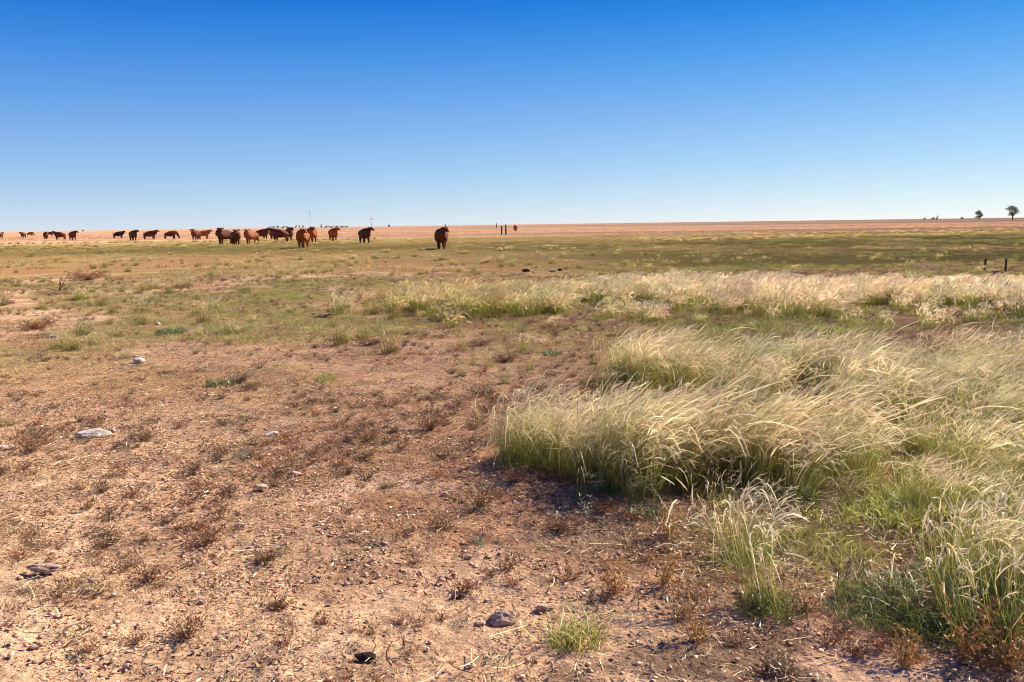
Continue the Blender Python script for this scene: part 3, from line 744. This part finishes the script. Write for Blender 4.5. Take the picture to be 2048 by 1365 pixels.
stick(625, 637, .45, 'dark dead stick lying left of the pale yellow tuft', 6, 5, .12, .03, BROWN*.6)
stick(118, 582, .42, 'dark upright twig in the far left turf', 7, 6, 1.6, .03, BROWN*.6)
stick(600, 962, .17, 'dark bent twig lying right of the small grey green plant', 8, 4, .15, .004, BROWN*.7)
stick(790, 975, .10, 'short dark twig standing in the centre left', 9, 3, 1.2, .004, BROWN*.6)
stick(1200, 1068, .26, 'long pale straw stalk lying by the slender seedling', 10, 2, .1, .004, np.array([.66, .52, .34]))
stick(945, 1230, .09, 'pale straw stalk lying above the rough clod', 11, 2, .1, .003, np.array([.66, .52, .34]))
stick(1745, 1240, .1, 'bleached upright stalk before the dark green grass mat', 12, 2, 1.5, .005, np.array([.7, .6, .45]))

# ================================================================== STONES
def rock(name, px, py, wpx, ratio, label, mat, seed, flat=.35, cat='stone', rz=0, rough=.22, lift=.0):
    r = np.random.RandomState(seed); V, F = ICO4
    X, Y = at(px, py); s = wpx*math.hypot(X, Y)/F0/2
    d = np.zeros(len(V))
    for q in range(26):
        n_ = unit(r.randn(3)); o_ = .55+.35*r.rand(); dd = V@n_
        d = np.maximum(d, np.maximum(dd-o_, 0))
    nn = fbm(V[:, 0]*1.3+seed, V[:, 1]*1.3+V[:, 2]*2.1, .8, 4, seed % 5)-.5
    V = V*(1-d[:, None]*.8)*(1+rough*1.6*nn[:, None])
    n2 = fbm(V[:, 0]+V[:, 2]+seed, V[:, 1]-V[:, 2], .16, 3, 2)-.5
    V = V*(1+.14*rough/.22*n2[:, None])
    V = V*np.array([s, s*ratio, s*flat])
    me = mesh_np(name, V, [F], None, mat, smooth=True)
    o = link(name, me, None, (X, Y, gz1(X, Y)+.006+s*flat*(.30+lift)), rz)
    return tag(o, label, cat)
M_white = simple('chalky_stone', (.50, .44, .38), .9, .35, 14, .01, (.30, .24, .20))
M_pale = simple('pale_stone', (.52, .37, .26), .9, .25, 20, .006, (.46, .31, .22))
M_mauve = simple('mauve_stone', (.33, .21, .19), .8, .25, 30, .004)
M_crust = simple('earth_crust', (.42, .30, .22), .95, .4, 30, .01, (.22, .13, .09))
M_dung = simple('dark_dung', (.045, .028, .02), .95, .5, 30, .01)
rock('limestone_slab', 186, 874, 76, .62, 'large chalky white slab lying at the left', M_white, 3, .30, rz=.2)
rock('stone', 222, 866, 22, .8, 'dark purplish stone at the right tip of the white slab', M_mauve, 4, .6)
rock('stone', 546, 868, 36, .7, 'pale rugged stone in the middle of the left soil', M_white, 5, .45, rz=.4)
rock('stone', 10, 897, 52, .7, 'pale flat stone cut by the left edge', M_pale, 6, .25)
rock('stone', 279, 730, 26, .8, 'small white stone far up the left soil', M_white, 7, .6)
rock('stone', 481, 1058, 36, .6, 'smooth oblong pinkish white stone in the left foreground', M_pale, 8, .42, rough=.08)
rock('stone', 229, 1197, 14, .8, 'tiny white pebble right of the dark ledge', M_white, 9, .5, rough=.08)
rock('stone', 404, 1216, 18, .7, 'small smooth reddish brown pebble in pale sand', M_mauve, 10, .5, rough=.08)
rock('stone', 72, 1303, 30, .6, 'flat pale mauve stone at the bottom left', M_pale, 11, .3)
rock('earth_ledge', 92, 1158, 76, .5, 'flat dark edged crust of earth at the lower left', M_crust, 12, .26, 'crust', rz=-.1, rough=.3, lift=.9)
rock('stone', 186, 1172, 20, .6, 'dark red stone right of the flat crust', M_mauve, 13, .4)
rock('stone', 521, 980, 34, .5, 'pale flat stone with dark underside in the left middle', M_pale, 14, .3, lift=.7)
rock('stone', 590, 948, 34, .5, 'pale lumpy stone beside the dark bent twig', M_pale, 15, .35, rough=.35)
rock('stone', 890, 992, 18, .9, 'light pink stone standing in front of the tall grass', M_pale, 16, .8, rough=.1)
rock('clod', 1010, 1240, 70, .7, 'rough grey earth clod in the lower centre', M_crust, 17, .62, 'clod', rough=.36)
rock('clod', 960, 1247, 30, .7, 'smaller flat clod touching the rough grey clod', M_crust, 18, .35, 'clod', rough=.3)
rock('clod', 1090, 1222, 44, .5, 'dark broken clod right of the rough grey clod', M_crust, 19, .35, 'clod', rough=.4)
rock('stone', 768, 1095, 18, .8, 'small mauve grey pebble in the centre foreground', M_mauve, 20, .6, rough=.08)
rock('stone', 942, 1335, 24, .8, 'rounded pink grey stone near the bottom centre', M_pale, 21, .55, rough=.08)
rock('dung_pat', 732, 1326, 56, .5, 'black dung pat near the bottom centre', M_dung, 22, .40, 'dung', rz=-.3, rough=.35)
rock('dung_pat', 435, 922, 26, .5, 'small black dung lump on the left soil', M_dung, 23, .35, 'dung', rough=.3)
rock('dung_pat', 915, 1196, 30, .6, 'dark lumps beside the orange brown dead tuft', M_dung, 24, .4, 'dung', rough=.4)
rock('stone', 255, 1340, 22, .7, 'small tan stone near the bottom left', M_pale, 25, .5, rough=.1)
rock('stone', 1060, 935, 34, .5, 'dark flat stone tucked under the edge of the tall grass', M_mauve, 26, .3)
rock('stone', 830, 1062, 14, .8, 'small pale pebble by the olive weed', M_pale, 27, .6)
rock('stone', 105, 676, 22, .6, 'pale grey stone on the far left soil', M_white, 28, .5)
rock('stone', 422, 792, 24, .5, 'thin pale stone below the bright green leafy patch', M_pale, 29, .3)
rock('stone', 1104, 545, 17, .4, 'white stone half hidden behind the middle grass band', M_white, 30, .38, rough=.25, lift=.3)
rock('stone', 1120, 543, 12, .5, 'dark stone right of the distant white stone', M_dung, 31, .6)
rock('stone', 1052, 545, 22, .4, 'dark mauve stone left of the distant white stone', M_dung, 32, .4, lift=.3)
rock('stone', 315, 650, 12, .7, 'tiny white stone in the left turf', M_white, 33, .6)
rock('stone', 560, 935, 12, .7, 'little cream pebble above the pale lumpy stone', M_pale, 34, .6)

# ================================================================== POSTS
M_post = simple('weathered_post_wood', (.075, .052, .038), .9, .5, 6, .01)
def post(X, Y, h, w, label, group, lean=(0, 0), cat='post'):
    import bmesh
    bm = bmesh.new()
    bmesh.ops.create_cone(bm, cap_ends=True, segments=10, radius1=w/2, radius2=w/2*.86, depth=h)
    for v in bm.verts:
        v.co.z += h/2-.08
        v.co.x += .08*w*math.sin(v.co.z*5); v.co.y += .08*w*math.cos(v.co.z*4)
    top = [f for f in bm.faces if f.normal.z > .9]
    r_ = bmesh.ops.inset_region(bm, faces=top, thickness=w*.12)
    for f in top:
        for v in f.verts: v.co.z += w*.10
    me = bpy.data.meshes.new('fence_post'); bm.to_mesh(me); bm.free(); me.materials.append(M_post)
    o = link('fence_post', me, None, (X, Y, 0)); o.rotation_euler = (lean[0], lean[1], 0)
    return tag(o, label, cat, group)
def col_post(px, Y, h, w, label, lean=(0, 0), group='fence posts'):
    X, Yy = at_y(px, Y); return post(X, Yy, h, w, label, group, lean)
col_post(1003, 142, 1.5, .26, 'left one of the two dark posts standing at the horizon', (0, .02))
col_post(1011.5, 142, 1.68, .26, 'right one of the two dark posts standing at the horizon', (0, -.01))
col_post(890.5, 120, 1.82, .15, 'thin post rising behind the cow that stands by itself')
col_post(1974.5, 26.5,   .47, .075, 'short leaning black post, left of the pair at the right edge', (0, .05), 'short posts')
col_post(2017, 26.5,   .47, .07, 'short upright black post, right of the pair at the right edge', (0, 0), 'short posts')
X, Y = at_y(2000, 25.0)
g = weed(990, 110, .20, .07, np.array([.06, .02, .015]), np.array([.15, .05, .035]), .02, 6, .03)
o = link('brush_pile', g.mesh('brush_pile', MAT_TWIG), None, (X, Y, .03)); tag(o, 'dark red heap of dead brush between the two short black posts', 'brush')

# ================================================================== FAR MASTS AND TREES
M_mast = simple('galvanised_steel', (.45, .48, .52), .5, .1, 2)
def beam(bm, a, b, w):
    import bmesh
    a = Vector(a); b = Vector(b); d = b-a; q = d.to_track_quat('Z', 'Y').to_matrix().to_4x4()
    m = Matrix.Translation((a+b)/2) @ q @ Matrix.Diagonal((w, w, d.length, 1))
    bmesh.ops.create_cube(bm, size=1, matrix=m)
def bm_obj(name, bm, mat, parent=None):
    me = bpy.data.meshes.new(name); bm.to_mesh(me); bm.free(); me.materials.append(mat)
    return link(name, me, parent)
def mast(px, Y, H, label):
    import bmesh
    X, Yy = at_y(px, Y); e = bpy.data.objects.new('radio_mast', None); C.objects.link(e); e.location = (X, Yy, -.2); tag(e, label, 'mast')
    bm = bmesh.new(); w0, w1 = .9, .5
    def c(z, i): w = lerp(w0, w1, z/H)/2; a = i*2.094; return (math.cos(a)*w, math.sin(a)*w, z)
    for i in range(3): beam(bm, c(0, i), c(H, i), .13)
    k = 0; z = 0
    while z < H-1.2:
        for i in range(3): beam(bm, c(z, i), c(z+1.2, (i+1) % 3), .06)
        z += 1.2
    bm_obj('lattice', bm, M_mast, e)
    bm = bmesh.new(); beam(bm, (0, 0, H), (0, 0, H+3), .12)
    for i in range(3): beam(bm, (.35*math.cos(i*2.1), .35*math.sin(i*2.1), H-6), (.35*math.cos(i*2.1), .35*math.sin(i*2.1), H), .28)
    bm_obj('antenna', bm, M_mast, e)
    for i in range(3):
        a = i*2.094+.3; bm = bmesh.new(); beam(bm, (0, 0, H*.85), (math.cos(a)*H*.5, math.sin(a)*H*.5, .2), .03); bm_obj('guy_wire', bm, M_mast, e)
mast(621, 1100, 23, 'tall thin radio mast rising above the herd on the horizon')
def windpump(px, Y, H, label):
    import bmesh
    X, Yy = at_y(px, Y); e = bpy.data.objects.new('wind_turbine', None); C.objects.link(e); e.location = (X, Yy, -.2); tag(e, label, 'wind turbine')
    bm = bmesh.new(); bmesh.ops.create_cone(bm, cap_ends=True, segments=12, radius1=.45, radius2=.25, depth=H, matrix=Matrix.Translation((0, 0, H/2))); bm_obj('tower', bm, M_mast, e)
    bm = bmesh.new(); beam(bm, (0, .8, H), (0, -.9, H), .55); bm_obj('nacelle', bm, M_mast, e)
    bm = bmesh.new(); bmesh.ops.create_uvsphere(bm, u_segments=10, v_segments=8, radius=.35, matrix=Matrix.Translation((0, -1.05, H))); bm_obj('hub', bm, M_mast, e)
    for i in range(3):
        a = R(88+i*120); g = Geo(); K = 6; t = np.linspace(0, 1, K)
        for off in (-.05, .05):
            P = np.stack([np.cos(a)*t*3.6, np.full(K, -1.1+off), H+np.sin(a)*t*3.6], -1)[None]
            g.ribbons(P, np.array([.4, .75, .65, .5, .35, .12])[None], np.array([[-math.sin(a), .15, math.cos(a)]]), np.ones((1, K, 3))*.5)
        link('blade', g.mesh('blade', M_mast), e)
windpump(743, 1000, 10.5, 'pale slim wind turbine on the horizon right of the mast')
col_post(993, 420, 2.4, .35, 'distant pale post on the horizon left of the two dark posts')

M_bark = simple('bark', (.10, .075, .055), .9, .4, 3, .02)
def tree(px, Y, Hh, Wd, label, seed, trunk=.25, cat='tree', n=900, name='tree', group=None, leaf=.22, col=(.075, .10, .055)):
    r = np.random.RandomState(seed); X, Yy = at_y(px, Y)
    e = bpy.data.objects.new(name, None); C.objects.link(e); e.location = (X, Yy, -.05); e.rotation_euler = (0, 0, r.rand()*6)
    tag(e, label, cat, group)
    nb = 9 if trunk > .1 else 5
    g = Geo(); segs = []
    fork = Hh*trunk
    segs.append((np.array([0, 0, 0.]), np.array([.1, 0, fork]), Wd*.05, Wd*.04))
    cl = []
    for i in range(nb):
        a = i*2.4+r.rand()*.6; rad = Wd*.5*(.35+.5*r.rand()); z = fork+(Hh-fork)*(.18+.66*((i*.618+.37*r.rand()) % 1.0))
        p = np.array([math.cos(a)*rad, math.sin(a)*rad, z]); cl.append(p); segs.append((np.array([.1, 0, fork]), p, Wd*.028, Wd*.008))
        p2 = p*np.array([.55, .55, 1])+np.array([0, 0, Hh*.13]); cl.append(p2); segs.append((p*.6+np.array([.1, 0, fork])*.4, p2, Wd*.015, Wd*.005))
    for a_, b_, ra, rb in segs:
        t = np.linspace(0, 1, 5); P = a_[None]+(b_-a_)[None]*t[:, None]; P[:, 2] += np.sin(t*3.14)*.03*Hh
        ang = np.arange(7)*2*np.pi/7; rad = lerp(ra, rb, t)
        V = P[:, None]+np.stack([np.cos(ang), np.sin(ang), 0*ang], -1)[None]*rad[:, None, None]
        i = np.arange(4)[:, None]*7; j = np.arange(7)[None]; k = (j+1) % 7
        g.add(V.reshape(-1, 3), np.stack([i+j, i+k, i+7+k, i+7+j], -1).reshape(-1, 4), np.ones((35, 3))*.1)
    link('trunk', g.mesh('trunk', M_bark), e)
    g = Geo(); cl = np.array(cl); q = cl[r.randint(0, len(cl), n)]
    sz = .5+.6*r.rand(len(cl)); off = unit(r.randn(n, 3))*(r.rand(n, 1)**.5)
    p = q+off*np.array([Wd*.19, Wd*.19, Hh*.13])
    p[:, 2] = np.maximum(p[:, 2], fork*.5+.05)
    d = unit(r.randn(n, 3))*leaf*(.6+.8*r.rand(n, 1))
    c = np.array(col)*(.7+.7*r.rand(n, 1, 1))*np.array([1, 1, 1])
    g.ribbons(p[:, None]+np.linspace(-.5, .5, 3)[None, :, None]*d[:, None], np.array([.3, 1, .3])[None]*leaf*.8*np.ones((n, 1)), unit(r.randn(n, 3)), c*np.ones((1, 3, 1)))
    link('crown', g.mesh('crown', MAT_LEAF), e)
tree(2025, 640, 9.6, 10.5, 'right and taller of the two green trees on the right horizon', 71, .24, n=1500, leaf=.5)
tree(1958, 700, 7.2, 7.4, 'left and rounder of the two green trees on the right horizon', 72, .12, n=1300, leaf=.5)
for i, (px, h, w, lb) in enumerate([(1848, 2.0, 3.0, 'tiny bush on the horizon, leftmost of those left of the two trees'),
                                    (1866, 2.4, 6.0, 'wide low bush on the right horizon'), (1874, 3.0, 3.4, 'taller bush joined to the right end of the wide low bush'),
                                    (1924, 2.0, 4.4, 'flat bush on the horizon just left of the two trees')]):
    tree(px, 900, h*1.5, w*1.0, lb, 80+i, .05, 'bush', 260, 'bush', 'bushes on the right horizon', .45)
HT = [(538, 3.2, 10), (548, 3.6, 12), (556, 4.6, 9), (566, 3.2, 12), (575, 3.0, 10), (592, 4.8, 4), (599, 4.6, 2.6), (606, 4.4, 3), (643, 5.0, 5), (652, 3.2, 9), (662, 3.0, 11), (673, 2.8, 12), (684, 2.6, 12), (692, 2.6, 9), (778, 3.4, 6), (126+40, 2.2, 5)]
names = ['leftmost of the low dark trees on the left horizon above the herd', 'low dark tree, second from the left in the row on the left horizon', 'tallest tree of the left end of the far row', 'low flat tree right of the tallest one in the far left row', 'last low tree of the far left row before the gap',
         'round dark tree, first of three small separate ones behind the herd', 'middle one of three small separate trees behind the herd', 'right one of three small separate trees behind the herd', 'dark pointed tree just right of the radio mast',
         'low tree joined to the pointed tree right of the mast', 'long low tree in the thin dark line right of the mast', 'middle of the thin dark tree line right of the mast', 'low tree near the right end of the thin dark line', 'right end tree of the thin dark line on the horizon', 'single small tree on the horizon right of the wind turbine', 'tiny grey green tree on the far left horizon past the cows']
for i, (px, h, w) in enumerate(HT):
    tree(px, 1500, h*1.25, w, names[i], 120+i, .04, 'tree', 220, 'distant_tree', 'row of far trees on the left horizon', .7, (.05, .055, .045))

# ================================================================== CATTLE
M_red = simple('red_coat', (.26, .055, .012), .75, .35, 3.0, 0, (.16, .034, .010), .25)
M_dark = simple('dark_red_coat', (.10, .022, .008), .75, .35, 3.0, 0, (.055, .013, .006), .25)
M_black = simple('near_black_coat', (.028, .016, .012), .75, .35, 3.0, 0, None, .25)
M_orange = simple('ginger_coat', (.27, .080, .022), .75, .3, 3.0, 0, None, .25)
M_face = simple('white_face_hair', (.75, .70, .64), .8, .1, 5)
M_horn = simple('hoof_horn', (.05, .04, .035), .6, .2, 5)
M_muz = simple('muzzle_skin', (.30, .17, .13), .6, .2, 5)
COAT = {'red': M_red, 'dark': M_dark, 'black': M_black, 'ginger': M_orange}
def cow_body(yaw, graze, stride):
    """continuous body grown from a skeleton; cow looks along +X; returns mesh and head frame"""
    cy, sy = math.cos(yaw), math.sin(yaw)
    nb = Vector((.74, 0, 1.10))
    def hd(dx, dz):
        return (nb.x+dx*cy, nb.y+dx*sy, nb.z+dz)
    if graze:
        neck = [hd(.22, -.10), hd(.40, -.42), hd(.48, -.72), hd(.66, -.98)]
    else:
        neck = [hd(.15, .11), hd(.27, .23), hd(.37, .31), hd(.69, .12)]
    V = [(-.68, 0, .98), (-.33, 0, .91), (.08, 0, .88), (.45, 0, .92), tuple(nb)]+neck
    Rr = [(.42, .42), (.49, .48), (.53, .52), (.48, .50), (.37, .40), (.27, .31), (.185, .20), (.165, .165), (.105, .105)]
    E = [(i, i+1) for i in range(8)]
    def leg(root, pts, rad):
        p = root
        for a, b in zip(pts, rad):
            V.append(a); Rr.append(b); E.append((p, len(V)-1)); p = len(V)-1
    for s, st in ((1, stride), (-1, -stride)):
        leg(3, [(.48, .17*s, .72), (.50+st*.5, .18*s, .44), (.49+st, .18*s, .16), (.52+st*1.1, .18*s, .02)], [(.20, .20), (.11, .11), (.082, .082), (.09, .09)])
        leg(0, [(-.78, .17*s, .80), (-.70-st*.3, .20*s, .62), (-.92-st*.7, .19*s, .42), (-.86-st*1.0, .19*s, .14), (-.82-st*1.05, .19*s, .02)], [(.27, .27), (.18, .18), (.10, .10), (.082, .082), (.09, .09)])
    me = bpy.data.meshes.new('cow_skeleton'); me.from_pydata(V, E, []); me.update()
    ob = bpy.data.objects.new('cow_skeleton', me); C.objects.link(ob)
    sk = ob.modifiers.new('skin', 'SKIN'); sk.use_smooth_shade = True
    sv = me.skin_vertices[0].data
    for i, (a, b) in enumerate(Rr): sv[i].radius = (a, b); sv[i].use_root = (i == 0)
    ss = ob.modifiers.new('sub', 'SUBSURF'); ss.levels = 2; ss.render_levels = 2
    dg = bpy.context.evaluated_depsgraph_get()
    out = bpy.data.meshes.new_from_object(ob.evaluated_get(dg)); out.name = 'body'
    bpy.data.objects.remove(ob); bpy.data.meshes.remove(me)
    out.materials.clear()
    return out, Vector(neck[2]), (Vector(neck[3])-Vector(neck[2])).normalized(), yaw
def blob(name, mat, loc, sc_, axis=None, seg=12):
    import bmesh
    bm = bmesh.new(); bmesh.ops.create_uvsphere(bm, u_segments=seg, v_segments=8, radius=1)
    q = (axis.to_track_quat('X', 'Z').to_matrix().to_4x4() if axis else Matrix())
    bmesh.ops.transform(bm, matrix=Matrix.Translation(loc) @ q @ Matrix.Diagonal((*sc_, 1)), verts=bm.verts)
    for f in bm.faces: f.smooth = True
    me = bpy.data.meshes.new(name); bm.to_mesh(me); bm.free(); me.materials.append(mat); return me
POSE = {}
def pose(key, yaw, graze, stride):
    body, hp, hd_, yw = cow_body(yaw, graze, stride)
    side = Vector((-math.sin(yaw), math.cos(yaw), 0)); upv = hd_.cross(side)*-1
    if upv.z < 0 and not graze: upv = -upv
    if graze: upv = Vector((math.cos(yaw), math.sin(yaw), .4)).normalized()
    parts = []
    for s in (1, -1):
        ax = (side*s+Vector((0, 0, -.18))-hd_*.15).normalized()
        c = hp+side*s*.22+upv*.05-hd_*.02
        parts.append(('ear', blob('ear', None, c, (.15, .03, .07), ax), 'coat'))
        parts.append(('eye', blob('eye', M_horn, hp+hd_*.12+side*s*.098+upv*.045, (.022, .022, .022), None, 8), None))
    parts.append(('muzzle', blob('muzzle', M_muz, hp+hd_*.37, (.065, .088, .078), hd_), None))
    import bmesh
    # tail: tapered tube with a brush, built as one part
    g = Geo(); pts = np.array([[-.98, 0, 1.20], [-1.06, 0, 1.05], [-1.08, .01, .8], [-1.07, .02, .58], [-1.07, .02, .46], [-1.06, .02, .30]]); rad = np.array([.03, .025, .02, .02, .045, .012])
    ang = np.arange(6)*2*np.pi/6
    V = pts[:, None]+np.stack([np.cos(ang), np.sin(ang), 0*ang], -1)[None]*rad[:, None, None]
    i = np.arange(5)[:, None]*6; j = np.arange(6)[None]; k = (j+1) % 6
    g.add(V.reshape(-1, 3), np.stack([i+j, i+k, i+6+k, i+6+j], -1).reshape(-1, 4), np.ones((36, 3)))
    parts.append(('tail', g.mesh('tail', M_red), 'coat'))
    face = blob('face_blaze', M_face, hp+hd_*.17+upv*.030, (.20, .105, .115), hd_)
    POSE[key] = (body, parts, face)
pose('ahead', 0.0, False, .03); pose('left', .9, False, .06); pose('right', -.9, False, .06)
pose('sharp_left', 1.35, False, 0.03); pose('sharp_right', -1.35, False, .03); pose('graze', .15, True, .08); pose('walk', -.15, False, .13)
_cache = {}
def coated(me, coat):
    k = (me.name, coat)
    if k not in _cache:
        m = me.copy(); m.materials.clear(); m.materials.append(COAT[coat]); _cache[k] = m
    return _cache[k]
def cow(px, py, heading, key, coat, label, s=1.0, white=False):
    """heading in degrees: 0 = towards picture right, 90 = away, -90 = at the camera, 180 = left"""
    X, Y = at(px, py)
    e = bpy.data.objects.new('cow', None); C.objects.link(e)
    e.location = (X, Y, gz1(X, Y)-.02); e.rotation_euler = (0, 0, R(heading)); e.scale = (s, s, s)
    tag(e, label, 'cow', 'herd of red cattle standing across the far pasture')
    body, parts, face = POSE[key]
    link('body', coated(body, coat), e)
    for nm, me, c in parts: link(nm, coated(me, coat) if c else me, e)
    if white: link('face_blaze', face, e)
# px, py of the feet, heading, pose, coat, label, scale
HERD = [
    (1, 477.5, 90, 'ahead', 'dark', 'dark cow cut off by the left edge of the picture', 1.0),
    (47, 477, -80, 'right', 'dark', 'dark cow second from the left edge, in front of a small far one', 1.0),
    (61, 472.6, 0, 'graze', 'red', 'small far brown cow showing just right of the second cow from the left', 1.0),
    (92, 478.5, -72, 'left', 'dark', 'dark compact cow with lit brown chest, third of the near ones from the left', .98),
    (101, 472.5, 0, 'ahead', 'dark', 'tiny far cow between the compact cow and the long dark cow', 1.0),
    (120, 480, 172, 'ahead', 'dark', 'long dark cow standing side on in the group at the left', 1.05),
    (146, 481.5, -50, 'left', 'dark', 'dark reddish cow at the right end of the left group, head to the right', 1.08),
    (238, 477.5, 5, 'ahead', 'black', 'black cow with a white face seen from the side', .98),
    (267, 482, -55, 'left', 'black', 'near black stout cow right of the white faced cow', 1.08),
    (301, 479.5, 0, 'ahead', 'dark', 'dark brown cow side on with its head raised to the right, alone', 1.05),
    (342, 478.5, 15, 'graze', 'dark', 'dark cow side on with lowered head between two gaps in the herd', 1.0),
    (392, 480.5, -95, 'ahead', 'dark', 'dark cow facing the camera with ears out, overlapping a ginger one', 1.05),
    (408, 478.5, 0, 'ahead', 'ginger', 'bright ginger cow side on behind the cow with ears out', 1.0),
    (451, 489, -120, 'sharp_left', 'dark', 'dark cow with spread ears at the left of the striding pair', 1.12),
    (472, 490, -65, 'walk', 'dark', 'dark striding cow at the right of the pair, head to the right', 1.0),
    (503, 488, -112, 'left', 'ginger', 'ginger cow turned to the camera, sunlit chest, head to the left', .98),
    (525, 480.5, -30, 'ahead', 'dark', 'dark cow side on directly right of the ginger cow', 1.08),
    (546, 479, -80, 'right', 'dark', 'dark cow partly hidden, left in the tight middle row', 1.06),
    (560, 484, 160, 'ahead', 'dark', 'dark side on cow in front of the tight middle row', 1.08),
    (579, 482, -78, 'left', 'dark', 'dark cow with its head to the right at the end of the tight middle row', 1.1),
    (606, 496, -88, 'left', 'ginger', 'ginger cow nearest the camera in the herd, black shaded side and lit shoulder', 1.02),
    (624, 485, -88, 'left', 'red', 'slim red cow just behind the nearest ginger cow', 1.12),
    (667, 483, -68, 'left', 'red', 'red cow looking right, first past the crowded part of the herd', 1.05),
    (730, 487, -64, 'left', 'dark', 'dark red cow standing by itself with raised head to the right', 1.05),
    (883, 499, -88, 'left', 'dark', 'big dark red cow standing furthest right of the near herd, before a thin post', 1.0),
    (1031, 463, -80, 'right', 'red', 'small lone far cow right of the two dark horizon posts', 1.0),
]
for px, py, hdg, key, coat, lb, s in HERD:
    cow(px, py, hdg, key, coat, lb, s, 'with a white face' in lb)
